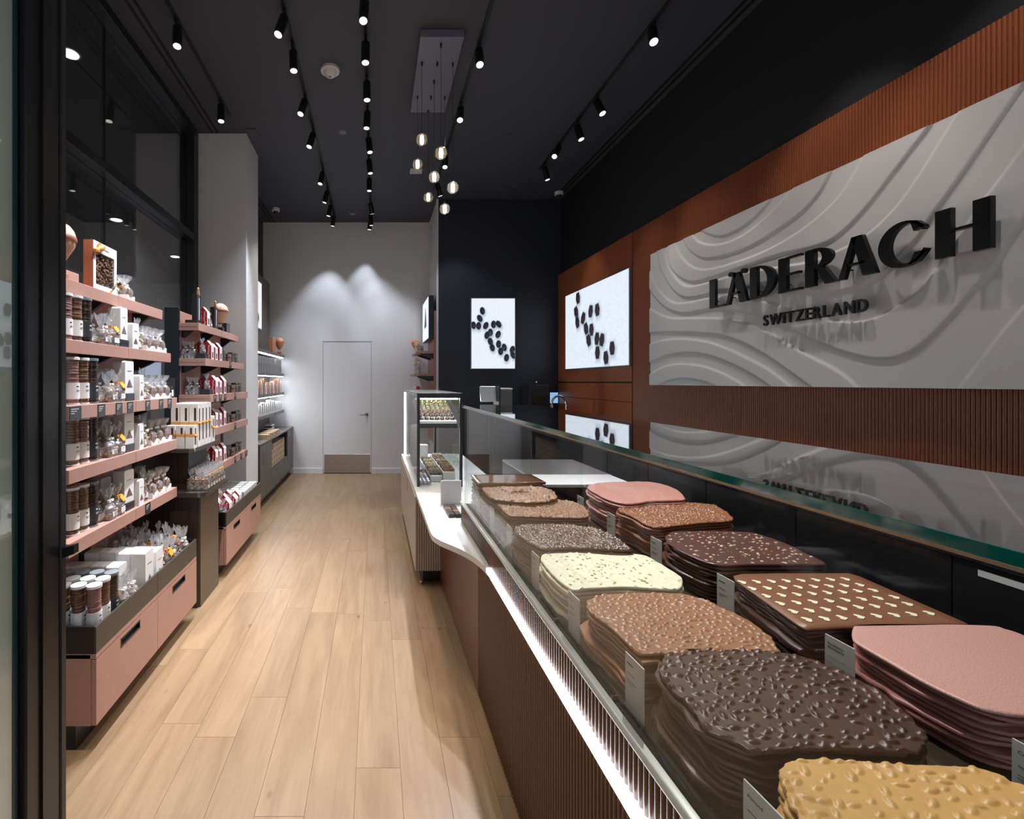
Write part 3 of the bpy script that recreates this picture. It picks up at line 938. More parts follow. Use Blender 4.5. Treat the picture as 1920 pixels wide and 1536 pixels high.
def round_bag(seed, label):
    """bauble of film with wafers standing in a white card cradle"""
    t = thing('round_bag', label, 'bag')
    m = MB().lathe([(.030, .012), (.040, .026), (.043, .046), (.038, .066), (.022, .082), (.009, .092), (.015, .100), (.032, .122), (.036, .14)], 18, fn=lambda a, z: 1 + .07 * math.sin(a * 9 + seed) * (2.5 if z > .095 else 1))
    m.f = m.f[:-1]
    m.build('film', film, t)
    r = random.Random(seed); k = MB()
    for i in range(7):
        a = -.030 + i * .010
        hh = .034 * math.sqrt(max(.1, 1 - (a / .045) ** 2))
        b = MB().box(a - .003, a + .003, -hh, hh, .045 - hh, .045 + hh * .9, .002); k.add(b.v, b.f)
    k.build('wafers', choc_m, t)
    pieces(seed, 8, lambda rr: (rr.uniform(-.02, .03), rr.uniform(-.03, .03), rr.uniform(.02, .07)), .012).build('caramel_bits', mat('amber', (.42, .15, .02), .15), t)
    MB().prism_x([(-.042, 0), (.042, 0), (.042, .030), (.028, .016), (0, .010), (-.028, .016), (-.042, .030)], -.030, .040).build('cradle', paper, t)
    m = MB().tube([(.010 * math.cos(a), .010 * math.sin(a), .093) for a in np.linspace(0, 2 * PI, 9)], .003, 5)
    m.box(.008, .012, -.03, .03, .086, .098)
    m.build('ribbon', paper, t)
    return proto(t)
P['round1'] = round_bag(61, 'x'); P['round2'] = round_bag(67, 'x')
white_lid = mat('white_lid', (.78, .79, .80), .35)
grey_lid = mat('grey_lid', (.20, .22, .24), .3)
P['tpink'] = tube_pack('chocolate_tube', 'x', mat('tube_pink', (.32, .15, .15), .35), white_lid, 1)
P['tbrown'] = tube_pack('chocolate_tube', 'x', mat('tube_brown', (.14, .06, .035), .3, var=(200, .4)), white_lid, 2)
P['tnut'] = tube_pack('chocolate_tube', 'x', mat('tube_nut', (.22, .12, .06), .3, var=(260, .5)), white_lid, 3)
P['tdark'] = tube_pack('chocolate_tube', 'x', choc_d, grey_lid, 4, band=mat('slate_label', (.035, .036, .042), .4))
P['tall'] = carton('gift_carton', 'x', .078, .062, .168)
P['short'] = carton('gift_carton', 'x', .058, .05, .138)
P['traycarton'] = carton('gift_carton', 'x', .082, .075, .205)
P['traylow'] = carton('gift_carton', 'x', .075, .075, .175)
P['ribtall'] = carton('ribbon_box', 'x', .058, .058, .292, card=mat('cream_card', (.74, .70, .66), .5), window=True, logo=False, rib=True, round_=.002)
P['ribshort'] = carton('ribbon_box', 'x', .058, .055, .150, card=mat('cream_card', (.74, .70, .66), .5), window=True, logo=False, rib=True, round_=.002)
P['house'] = house_pack('gable_carton', 'x')
P['houselow'] = house_pack('gable_carton', 'x', .06, .065, .135)
P['clear'] = clear_box('clear_box', 'x', .085, .055, .095)
P['clearlow'] = clear_box('clear_box', 'x', .11, .07, .075, choc_m, 4, 2)
P['whitebox'] = carton('small_box', 'x', .075, .075, .045, card=paper_grey, logo=False, round_=.002)
t = thing('riser', 'x', 'stand'); MB().box(-.036, .036, -.042, .042, 0, .040, .0015).build('block', mat('slate_riser', (.020, .022, .026), .4), t); MB().box(.0355, .0365, -.03, .03, .012, .026).build('groove', black_metal, t); P['riser'] = proto(t)

def balloon(name, label, tone, band, basket, s=1.):
    t = thing(name, label, 'ornament')
    fn = lambda a, z: 1 + .045 * abs(math.sin(a * 7))
    pr = [(.018, .078), (.030, .095), (.052, .135), (.064, .160), (.069, .185), (.069, .200), (.062, .228), (.046, .250), (.024, .263), (.004, .268)]
    MB().lathe([(a * s, b * s) for a, b in pr], 42, fn=fn).build('envelope', tone, t, smooth=True)
    MB().lathe([(.0725 * s, .180 * s), (.075 * s, .186 * s), (.075 * s, .196 * s), (.0725 * s, .202 * s)], 32).build('band', band, t, smooth=True, ang=40)
    MB().lathe([(.019 * s, .070 * s), (.021 * s, .080 * s), (.017 * s, .086 * s)], 20).build('collar', band, t)
    MB().box(-.03 * s, .03 * s, -.03 * s, .03 * s, 0, .040 * s, .004).build('basket', basket, t)
    for a in (-1, 1):
        for b in (-1, 1):
            MB().tube([(a * .024 * s, b * .024 * s, .04 * s), (a * .015 * s, b * .015 * s, .075 * s)], .0016, 5).build('rope', band, t)
    return t

# ================================================================ SHELF UNITS on the left
LEV = [(1.895, 1.953, -1.350), (1.623, 1.680, -1.297), (1.342, 1.400, -1.258), (1.076, 1.135, -1.258), (.772, .832, -1.258)]
BX = -1.50
def shelf_unit(y0, label):
    y1 = y0 + 1.03; ym = y0 + .53
    t = thing('wall_shelving', label, 'shelf', (BX, y0, 0))
    def P_(m): return m.xform(Matrix.Translation((-BX, -y0, 0)))
    # frame and back
    P_(MB().box(-1.61, BX, y0 - .006, y0 + .02, 0, 2.07, .002)).build('end_panel', mat('navy_black', (.008, .009, .014), .4), t)
    for a, b in ((y0 + .44, y0 + .53), (y0 + .95, y0 + 1.02)):
        P_(MB().box(-1.58, BX + .004, a, b, 0, 1.93, .002)).build('upright', black_metal, t)
    P_(MB().box(-1.55, BX, y0 + .02, y0 + .44, .5, 2.045, .002)).build('back_panel', pink, t)
    P_(MB().box(-1.55, BX, y0 + .53, y0 + .95, .5, 1.93, .002)).build('back_panel', pink, t)
    for k, (z0, z1, xf) in enumerate(LEV):
        for a, b in ((y0, ym - .0012), (ym + .0012, y1)):
            m = MB().box(BX, xf - .0145, a, b, z1 - .030, z1 - .001, .001)
            m.box(xf - .014, xf, a, b, z0, z1, .0012)
            m.box(BX, xf - .0145, (a + .001) if a == y0 else b - .015, ((a + .001) if a == y0 else b - .015) + .013, z0, z1 - .0305)
            sh = P_(m).build('shelf', pink, t)
        for yy in (y0 + .06, y0 + .485, y0 + .975):
            P_(MB().prism_y([(BX, z1 - .030), (xf - .05, z1 - .030), (xf - .05, z1 - .045), (BX + .02, z1 - .11), (BX, z1 - .11)], yy - .012, yy + .012)).build('bracket', black_metal, t)
    return t
u1 = shelf_unit(1.885, 'pink five-tier wall shelving nearest the entrance door')
u2 = shelf_unit(3.51, 'pink five-tier wall shelving next to the white pier')

tagm = mat('slate_tag', (.018, .019, .021), .4)
def price_tag(u, y0, yc, k, w=.05, drop=.0):
    z0, z1, xf = LEV[k]
    o = MB().box(xf + .0005, xf + .003, yc - w / 2, yc + w / 2, z0 - .004 - drop, z1 - .002, .0005).xform(Matrix.Translation((-BX, -y0, 0))).build('price_tag', tagm, u)
    m = MB()
    for q in range(3):
        m.box(xf + .003, xf + .0034, yc - w * .40, yc - w * .40 + w * (.65, .5, .3)[q], z1 - .016 - q * .009, z1 - .013 - q * .009)
    m.xform(Matrix.Translation((-BX, -y0, 0))).build('price_print', paper_grey, o)
def y_on(px, xf): return -xf * F_PX / (VX - px)
for px, k, w in ((141, 2, .075), (190, 2, .055), (223, 2, .055), (244, 2, .055), (277, 2, .05), (302, 2, .05), (318, 2, .05), (277, 4, .055)):
    price_tag(u1, 1.885, y_on(px, LEV[k][2]), k, w)
for px, k, w in ((432, 1, .05), (403, 2, .05), (413, 2, .05), (422, 2, .05), (441, 2, .05), (441, 3, .05), (441, 4, .05), (452, 4, .05), (461, 4, .05)):
    price_tag(u2, 3.51, y_on(px, LEV[k][2]), k, w)

def drawer_cabinet(y0, label):
    y1 = y0 + 1.05; ym = y0 + .53; xf = -1.134
    t = thing('drawer_cabinet', label, 'cabinet', (-1.4, y0, 0))
    def P_(m): return m.xform(Matrix.Translation((1.4, -y0, 0)))
    P_(MB().box(-1.62, xf - .085, y0 + .003, y1 - .003, 0, .10)).build('kick', black_sat, t)
    P_(MB().box(-1.62, xf - .022, y0, y1, .098, .39, .0015)).build('carcass', pink, t)
    P_(MB().box(-1.62, xf, y0, y1, .372, .392, .001)).build('top_rail', pink, t)
    for a, b in ((y0 + .002, ym - .0015), (ym + .0015, y1)):
        yc = (a + b) / 2
        # drawer front with a handle slot cut out
        m = MB()
        hs = .085; zs0, zs1 = .312, .352
        m.box(xf - .02, xf, a, b, .100, zs0); m.box(xf - .02, xf, a, yc - hs, zs0, .369); m.box(xf - .02, xf, yc + hs, b, zs0, .369); m.box(xf - .02, xf, yc - hs, yc + hs, zs1, .369)
        d = P_(m).build('drawer', pink, t)
        h_ = MB()
        e = .006
        h_.box(xf - .019, xf + .001, yc - hs, yc + hs, zs0, zs0 + e); h_.box(xf - .019, xf + .001, yc - hs, yc + hs, zs1 - e, zs1)
        h_.box(xf - .019, xf + .001, yc - hs, yc - hs + e, zs0, zs1); h_.box(xf - .019, xf + .001, yc + hs - e, yc + hs, zs0, zs1)
        h_.box(xf - .019, xf - .016, yc - hs, yc + hs, zs0, zs1)
        P_(h_).build('handle', black_metal, d)
    # tray
    for a, b in ((y0, ym - .001), (ym + .001, y1)):
        P_(MB().box(xf - .010, xf, a, b, .392, .502, .001)).build('tray_front', tray_m, t)
    P_(MB().box(-1.62, xf - .01, y0, y0 + .010, .392, .502)).build('tray_side', black_sat, t)
    P_(MB().box(-1.62, xf - .01, y1 - .010, y1, .392, .502)).build('tray_side', black_sat, t)
    P_(MB().box(-1.62, xf - .01, y0 + .01, y1 - .01, .42, .438)).build('tray_floor', black_sat, t)
    return t
c1 = drawer_cabinet(1.865, 'pink two-drawer cabinet with black product tray nearest the door')
c2 = drawer_cabinet(3.50, 'pink two-drawer cabinet with black product tray before white pier')

# ---------------------------------------------------------------- stock on the near shelving
SH = ['top', 'second', 'third', 'fourth', 'fifth']
NEAR = 'nearest shelving'
b = balloon('balloon_ornament', 'beige hot-air-balloon ornament on top shelf by the entrance door', mat('balloon_beige', (.60, .36, .22), .6), mat('balloon_band', (.28, .10, .08), .5), mat('basket_rose', (.35, .13, .12), .6), 1.)
b.location = (-1.425, 2.06, 1.953)
# big framed window box with an orange bow
t = thing('window_box', 'big white window box of nut brittle with orange bow', 'box', (-1.405, 2.315, 1.953))
W, H_, D = .20, .235, .045
def wbx(m): return m.xform(Matrix.Rotation(.0, 4, 'Z'))
FW = .021
m = MB().box(0, D, -W / 2, W / 2, 0, .026); m.box(0, D, -W / 2, W / 2, H_ - .05, H_); m.box(0, D, -W / 2, -W / 2 + FW, .026, H_ - .05); m.box(0, D, W / 2 - FW, W / 2, .026, H_ - .05)
m.build('frame', paper, t)
MB().box(0, .01, -W / 2 + FW, W / 2 - FW, .026, H_ - .05).build('back', choc_d, t)
pieces(77, 420, lambda r: (r.uniform(.020, .036), r.uniform(-.074, .074), r.uniform(.030, H_ - .055)), .0085).build('brittle', mat('nut_brittle', (.26, .15, .10), .2, var=(300, .7)), t)
MB().box(D - .004, D - .002, -W / 2 + FW, W / 2 - FW, .026, H_ - .05).build('window', clear, t)
m = MB()
m.add([(D + .001, W / 2 - .075, 0), (D + .001, W / 2 - .055, 0), (D + .001, W / 2, .075), (D + .001, W / 2, .055)], [(0, 1, 2, 3)])
m.build('ribbon', orange, t); m = MB()
m.add([(D + .001, -W / 2, H_ - .085), (D + .001, -W / 2, H_ - .060), (D + .001, -W / 2 + .07, H_), (D + .001, -W / 2 + .045, H_)], [(0, 1, 2, 3)])
m.build('ribbon', orange, t); m = MB()
for s in (-1, 1):
    k = MB().ball((0, 0, 0), .026, 10, 6, (.35, 1, .5)); k.xform(Matrix.Translation((D + .010, -W / 2 + .035 + s * .026, H_ - .036 + s * .012)) @ Matrix.Rotation(s * .3 + .4, 4, 'X')); m.add(k.v, k.f)
m.build('bow', orange, t)
MB().box(-.002, D, -W / 2 - .002, -W / 2, 0, H_).build('side_print', mat('copper_card', (.36, .13, .07), .3), t)
MB().box(D, D + .0006, -.02, .03, H_ - .030, H_ - .024).build('brand_print', grey_ink, t)

stock_n = {}
def put(key, label, x, y, z, rz=0., group=None, scale=None):
    return place(P[key], (x, y, z), rz, label, group, scale)
put('round2', 'clear round bag of wafers at far end of top shelf', -1.405, 2.57, 1.953, .1)
put('slim', 'slim upright clear bag beside big window box', -1.425, 2.49, 1.953, .1)
DESC = {
 1: [('tpink', 2.005, -1.355, 'tube of pink chocolates'), ('tnut', 2.066, -1.350, 'tube of nut chocolates'), ('tdark', 2.126, -1.345, 'tube of dark chocolates with slate label'),
     ('cone3', 2.19, -1.37, 'clear bag of dark pieces beside the slate tube'), ('cone1', 2.235, -1.335, 'clear bag of tan pieces with white ribbon'), ('cone2', 2.305, -1.335, 'clear bag with orange ribbon and fruit slice'),
     ('tall', 2.40, -1.345, 'tall white carton on slate riser', .040), ('short', 2.495, -1.325, 'short white carton with flake print'), ('slim', 2.575, -1.335, 'slim clear bag of white chocolate'),
     ('round1', 2.66, -1.345, 'first round clear bag in white cradle'), ('round2', 2.745, -1.345, 'second round clear bag in white cradle'), ('round1', 2.835, -1.345, 'third round clear bag in white cradle')],
}
def stock_shelf(k, xo, prefix, yo=0., swap=None, dup_back=True):
    z = LEV[k][1]
    for it in DESC[1]:
        key, y, x, d = it[:4]
        if swap and key in swap: key = swap[key]
        if len(it) > 4:
            put('riser', 'black slate riser under tall carton on %s shelf near door' % SH[k], x + xo, y + yo, z)
        put(key, '%s, %s shelf near door' % (d, SH[k]), x + xo, y + yo, z + (it[4] if len(it) > 4 else 0), R.uniform(-.12, .12))
    if dup_back:
        for q, (key, y, d) in enumerate((('tbrown', 2.03, 'back-row tube behind the pink tube'), ('tbrown', 2.10, 'back-row tube behind the nut tube'), ('cone2', 2.21, 'back-row clear bag behind the tan bag'), ('cone3', 2.29, 'back-row clear bag behind the orange-ribbon bag'), ('tall', 2.40, 'back-row tall carton behind the riser'), ('slimd', 2.52, 'back-row slim bag of milk chocolate'), ('slimd', 2.60, 'back-row leaning bag of milk chocolate'), ('cone1', 2.69, 'back-row clear bag behind the round bags'), ('cone1', 2.80, 'last back-row clear bag behind the round bags'))):
            put(key, '%s, %s shelf near door' % (d, SH[k]), -1.435, y + yo, z, R.uniform(-.3, .3))
stock_shelf(1, 0., 'near', dup_back=False)
stock_shelf(2, .030, 'near')
stock_shelf(3, .030, 'near', swap={'tpink': 'tnut', 'tnut': 'tpink'})
stock_shelf(4, .030, 'near', swap={'tpink': 'tbrown', 'slim': 'slimd'})
# clear acrylic stand at the far end of the third shelf
t = thing('acrylic_box', 'empty clear acrylic box at far end of third shelf near door', 'box', (-1.33, 2.885, 1.40))
m = MB(); m.box(-.06, .06, -.03, -.028, 0, .125); m.box(-.06, .06, .028, .03, 0, .125); m.box(.058, .06, -.028, .028, 0, .125); m.box(-.06, -.058, -.028, .028, 0, .125); m.box(-.06, .06, -.03, .03, -.0, .003)
m.build('walls', clear, t)
MB().box(.0605, .061, -.02, .005, .01, .05).build('sticker', paper, t)

# ---------------------------------------------------------------- stock in the near tray
TZ = .438
row = 0
for r_, yy in enumerate((1.935, 2.000, 2.066)):
    for c_ in range(4):
        xx = -1.186 - c_ * .0655 + (.0 if r_ else .002)
        key = ['tpink', 'tbrown', 'tnut', 'tpink'][(c_ + r_) % 4] if r_ < 2 else 'tdark'
        put(key, '%s chocolate tube from aisle, %s row of the near tray' % (ordinal(c_).capitalize(), ['front', 'middle', 'back slate-lid'][r_]), xx, yy, TZ)
for c_ in range(4):
    put('cone2' if c_ % 2 else 'cone1', '%s clear bag from aisle in near tray, behind slate-lid tubes' % ordinal(c_).capitalize(), -1.19 - c_ * .075, 2.145, TZ, R.uniform(-.3, .3))
put('cone1', 'clear bag of tan pieces in near tray beside white cartons', -1.185, 2.215, TZ, .2)
for c_ in range(4):
    put('traylow', '%s low white carton from aisle in near tray' % ordinal(c_).capitalize(), -1.265 - c_ * .077, 2.235, TZ)
for c_ in range(4):
    put('traycarton', '%s big white carton from aisle in near tray' % ordinal(c_).capitalize(), -1.185 - c_ * .077, 2.335, TZ)
for c_ in range(3):
    put('traylow', '%s white carton from aisle behind big cartons in near tray' % ordinal(c_).capitalize(), -1.183 - c_ * .077, 2.44, TZ)
k = 0
for r_ in range(5):
    for c_ in range(5):
        put(['slimd', 'cone2', 'cone3', 'slimd', 'cone1'][(r_ + 2 * c_) % 5], '%s row from door, %s from aisle, packed bags in near tray' % (ordinal(r_).capitalize(), ordinal(c_)), -1.185 - c_ * .075, 2.525 + r_ * .075, TZ, R.uniform(-.4, .4), 'packed bags in far half of near tray', (.95, .95, R.uniform(1.05, 1.25)))

# ---------------------------------------------------------------- walnut plinth with stepped top
t = thing('display_plinth', 'smoked walnut stepped display plinth between pink shelving', 'plinth', (-1.4, 3.0, 0))
def P_(m): return m.xform(Matrix.Translation((1.4, -3.0, 0)))
P_(MB().box(-1.62, -1.175, 3.04, 3.40, 0, .742, .002)).build('body', walnut, t)
P_(MB().box(-1.19, -1.16, 3.052, 3.40, .0, .742, .001)).build('front_panel', bronze, t)
def slab(xf, y0, y1, z0, z1, r_=.05):
    poly = [(-1.62, y0)] + [(xf - r_ + r_ * math.sin(a), y0 + r_ - r_ * math.cos(a)) for a in np.linspace(0, PI / 2, 7)] + [(xf, y1), (-1.62, y1)]
    return MB().prism(poly, z0, z1)
P_(slab(-1.110, 3.0, 3.47, .742, .772)).build('counter_slab', mat('walnut_top', (.06, .045, .04), .18, spec=.7), t)
P_(MB().box(-1.62, -1.27, 3.10, 3.45, .772, 1.035)).build('upper_box', walnut, t)
P_(MB().box(-1.27, -1.265, 3.11, 3.45, .772, 1.035)).build('niche_back', black_sat, t)
P_(slab(-1.188, 3.0, 3.47, 1.035, 1.060, .03)).build('upper_slab', mat('walnut_top', (.06, .045, .04), .18, spec=.7), t)
for c_ in range(3):
    put('ribshort', '%s short ribbon-tied box from aisle on upper slab of plinth' % ordinal(c_).capitalize(), -1.225 - c_ * .062, 3.06, 1.060)
for r_ in range(4):
    for c_ in range(3):
        put('ribtall', 'Tall ribbon-tied box, %s row from the door, %s from aisle, on plinth' % (ordinal(r_), ordinal(c_)), -1.228 - c_ * .062, 3.135 + r_ * .064, 1.060)
for c_ in range(2):
    put('ribshort', '%s short ribbon-tied box behind the tall ones on plinth' % ordinal(c_).capitalize(), -1.225 - c_ * .062, 3.40, 1.060, scale=(1, 1, 1.25))
# acrylic tray of bags
t = thing('acrylic_tray', 'clear acrylic tray holding rows of bags on plinth', 'tray', (-1.2, 3.06, .772))
def P2(m): return m.xform(Matrix.Translation((1.2, -3.06, -.772)))
m = MB(); m.box(-1.115, -1.112, 3.055, 3.45, .772, .86); m.box(-1.2635, -1.261, 3.055, 3.45, .772, .80); m.box(-1.261, -1.115, 3.447, 3.45, .772, .86); m.box(-1.261, -1.115, 3.055, 3.447, .772, .775)
P2(m).build('walls', clear, t)
for r_ in range(7):
    for c_ in range(3):
        put('trayo' if (c_ == 0 and r_ % 2) or r_ > 4 else 'tray', '%s row from door, %s bag from aisle in the acrylic tray' % (ordinal(r_).capitalize(), ordinal(c_)), -1.139 - c_ * .049, 3.083 + r_ * .052, .7755, R.uniform(-.1, .1), 'bags in acrylic tray on plinth', (.9, .96, 1))

# ---------------------------------------------------------------- stock on the far shelving
z = LEV[0][1]
for i, (yy, hh) in enumerate(((3.60, .225), (3.99, .19))):
    t = thing('brush_set', ['tallest black gift box with wooden brush on far top shelf', 'second black gift box with wooden brush, beside balloon ornament'][i], 'box', (-1.395, yy, z))
    MB().box(-.02, .02, -.055, .03, 0, hh, .001).build('box', mat('box_black', (.010, .010, .012), .4), t)
    MB().box(.02, .0206, -.018, -.004, .03, hh * .9).build('lettering', paper_grey, t)
    m = MB().lathe([(.009, 0), (.013, .012), (.012, .03), (.008, .052), (.010, .062), (.004, .07)], 10, (.012, -.012, hh - .012)); m.build('brush_handle', mat('beech', (.55, .32, .17), .5), t, smooth=True)
t = thing('black_tray', 'small black step riser beside tall black gift box', 'stand', (-1.43, 3.535, z)); MB().box(-.03, .045, -.01, .02, 0, .022, .001).build('block', black_metal, t); MB().box(-.03, .045, -.01, .02, .022, .024).build('top', black_sat, t)
put('house', 'red and white gable carton on top shelf by white pier', -1.385, 3.72, z)
put('redbag', 'clear red sweet bag on top shelf by white pier', -1.385, 3.83, z, 0, None, (.7, .7, .75))
b = balloon('balloon_ornament', 'beige balloon ornament on top shelf beside white pier', mat('balloon_pale', (.68, .44, .28), .6), mat('balloon_band', (.28, .10, .08), .5), black_metal, .95)
b.location = (-1.395, 4.14, z)
t = thing('dark_frame', 'small dark picture stand at end of far top shelf', 'frame', (-1.39, 4.28, z)); MB().box(-.02, .02, -.05, .05, 0, .09, .002).build('frame', black_metal, t); MB().box(.02, .0206, -.04, .04, .01, .08).build('print', mat('dusky_print', (.10, .06, .07), .4), t)
def far_shelf(k, xf):
    z = LEV[k][1]; w = SH[k]
    dx_ = xf + .05
    put('plumbag', 'first dark plum sweet bag, %s shelf by white pier' % w, dx_ - .13, 3.555, z)
    put('plumbag', 'second dark plum sweet bag, %s shelf by white pier' % w, dx_ - .085, 3.56, z, .4)
    put('riser', 'black riser under red sweet bag, %s shelf by white pier' % w, dx_ - .01, 3.585, z)
    put('redbag', 'red sweet bag on black riser, %s shelf by white pier' % w, dx_ - .01, 3.585, z + .04, .2)
    put('house', 'first red gable carton, %s shelf by white pier' % w, dx_ - .005, 3.70, z)
    put('houselow', 'second red gable carton, %s shelf by white pier' % w, dx_ - .005, 3.80, z)
    put('house', 'third red gable carton, %s shelf by white pier' % w, dx_ - .005, 3.90, z)
    put('house', 'back-row red gable carton, %s shelf by white pier' % w, dx_ - .09, 3.75, z)
    put('clear', 'first clear box of dark chocolates, %s shelf by white pier' % w, dx_ - .005, 4.02, z)
    put('clearlow', 'flat clear box of milk chocolates, %s shelf by white pier' % w, dx_ - .005, 4.15, z)
    put('clear', 'second clear box of dark chocolates, %s shelf by white pier' % w, dx_ - .005, 4.28, z)
    put('clear', 'last clear box of dark chocolates, %s shelf by white pier' % w, dx_ - .01, 4.40, z)
    put('clear', 'back-row clear box of dark chocolates, %s shelf by white pier' % w, dx_ - .09, 4.10, z)
    put('clearlow', 'back-row flat clear box, %s shelf by white pier' % w, dx_ - .09, 4.28, z)
far_shelf(1, -1.39); far_shelf(2, -1.355); far_shelf(3, -1.355); far_shelf(4, -1.355)
for r_ in range(5):
    for c_ in range(3):
        key = ['redbag', 'house', 'redbag', 'houselow', 'house'][r_]
        put(key, '%s from aisle, %s row of red packs in tray by white pier' % (ordinal(c_).capitalize(), ordinal(r_)), -1.19 - c_ * .08, 3.58 + r_ * .09, TZ, R.uniform(-.15, .15), None, (1, 1, .9))
for r_ in range(5):
    for c_ in range(4):
        for l_ in range(2):
            put('whitebox', 'Small white box, %s row from door, %s from aisle, %s layer, far tray' % (ordinal(r_), ordinal(c_), ['lower', 'upper'][l_]), -1.19 - c_ * .085, 4.08 + r_ * .09, TZ + .0455 * l_, 0, 'small white boxes in far tray')
# ================================================================ CHOCOLATE COUNTER on the right
YE = 2.69
ct = thing('chocolate_counter', 'long rust fluted glass-topped chocolate counter on the right', 'counter', (.55, .5, 0))
OX, OY = -.55, -.5
def C_(m): return m.xform(Matrix.Translation((OX, OY, 0)))
C_(MB().box(.498, .53, -.25, 2.172, .02, .672)).build('lower_backing', rust_wood, ct)
C_(MB().box(.489, .53, 2.172, 3.44, .02, .654, .001)).build('smooth_panel', mat('rust_smooth', (.17, .066, .032), .30), ct)
C_(MB().box(.53, .56, -.25, 3.44, 0, .66)).build('plinth', black_sat, ct)
flm = mat('rust_flute', (.085, .031, .015), .26)
prof = [(math.sin(t) * .0084, -.0085 * math.cos(t)) for t in [(-PI / 2 + PI * k / 7) for k in range(8)]]
lo = MB().prism([(b, a) for a, b in prof], .02, .671).mesh('flute', flm, True, 50)
hi = MB().prism([(b, a) for a, b in prof], .690, .785).mesh('flute', flm, True, 50)
yy = 2.172 - .0088
while yy > .36:
    obj('flute', lo, ct, (.498 + OX, yy + OY, 0)); yy -= .0172
yy = YE - .0088
while yy > .36:
    obj('flute', hi, ct, (.5115 + OX, yy + OY, 0)); yy -= .0172
C_(MB().box(.5115, .54, -.25, YE, .690, .785)).build('upper_backing', rust_wood, ct)
C_(MB().box(.4845, .53, -.25, 2.0, .672, .6895)).build('led_strip', emis('led_white', (.93, .95, 1.), LED), ct)
rail = [(.4985 + .009 - .009 * math.cos(a), .793 + .009 * math.sin(a)) for a in np.linspace(-PI / 2, PI / 2, 9)] + [(.520, .802), (.520, .784)]
C_(MB().prism_y(rail, -.25, YE)).build('rail', mat('rail_silver', (.66, .66, .64), .30, metal=.25), ct, smooth=True, ang=40)
C_(MB().box(.521, .529, -.25, 1.5385, .795, 1.352)).build('front_glass', front_pane, ct)
C_(MB().box(.521, .529, 1.5415, YE, .795, 1.352)).build('front_glass', front_pane, ct)
C_(MB().box(.529, .915, YE - .008, YE, .795, 1.352)).build('end_glass', pane, ct)
top_glass = glass_mat('top_glass', (.95, .975, .97), 1.5, graze=.75)
C_(MB().box(.5125, .922, -.25, 1.539, 1.353, 1.365)).build('top_glass', top_glass, ct)
C_(MB().box(.5125, .922, 1.541, YE + .005, 1.353, 1.365)).build('top_glass', top_glass, ct)
C_(MB().box(.510, .5125, -.25, YE + .005, 1.3525, 1.3652, .0005)).build('glass_edge', teal_edge, ct)
C_(MB().box(.512, .530, -.25, YE, 1.3485, 1.3525)).build('glass_channel', mat('champagne_trim', (.55, .40, .26), .3, metal=.8), ct)
C_(MB().box(.529, 1.52, -.25, YE, .772, .786, .001)).build('deck', mat('smoked_deck', (.035, .027, .018), .12, spec=.6), ct)
C_(MB().box(1.50, 1.53, -.25, YE, 0, .80)).build('rear_panel', black_sat, ct)
C_(MB().box(.56, 1.50, YE - .02, YE, 0, .772)).build('end_panel', black_sat, ct)
for yb in (1.03, 1.36, 1.70, 2.0, 2.33):
    C_(MB().box(.531, .545, yb - .004, yb + .004, .786, .798, .001)).build('glass_clip', chrome, ct)

# ---------------------------------------------------------------- slabs of broken-off chocolate
def closed_spline(P, n):
    P = [np.array(p, float) for p in P]; N_ = len(P); out = []
    for i in range(N_):
        p0, p1, p2, p3 = P[i - 1], P[i], P[(i + 1) % N_], P[(i + 2) % N_]
        for k in range(8):
            t = k / 8
            out.append(.5 * ((2 * p1) + (-p0 + p2) * t + (2 * p0 - 5 * p1 + 4 * p2 - p3) * t * t + (-p0 + 3 * p1 - 3 * p2 + p3) * t ** 3))
    out = np.array(out)
    seg = np.linalg.norm(np.roll(out, -1, 0) - out, axis=1); cum = np.concatenate([[0], np.cumsum(seg)])
    s_ = np.linspace(0, cum[-1], n, endpoint=False)
    cl_ = np.vstack([out, out[:1]])
    return np.stack([np.interp(s_, cum, cl_[:, 0]), np.interp(s_, cum, cl_[:, 1])], 1)

def inside(poly, pts):
    x, y = pts[:, 0], pts[:, 1]; c = np.zeros(len(pts), bool)
    j = len(poly) - 1
    for i in range(len(poly)):
        xi, yi = poly[i]; xj, yj = poly[j]
        c ^= ((yi > y) != (yj > y)) & (x < (xj - xi) * (y - yi) / (yj - yi + 1e-12) + xi)
        j = i
    return c

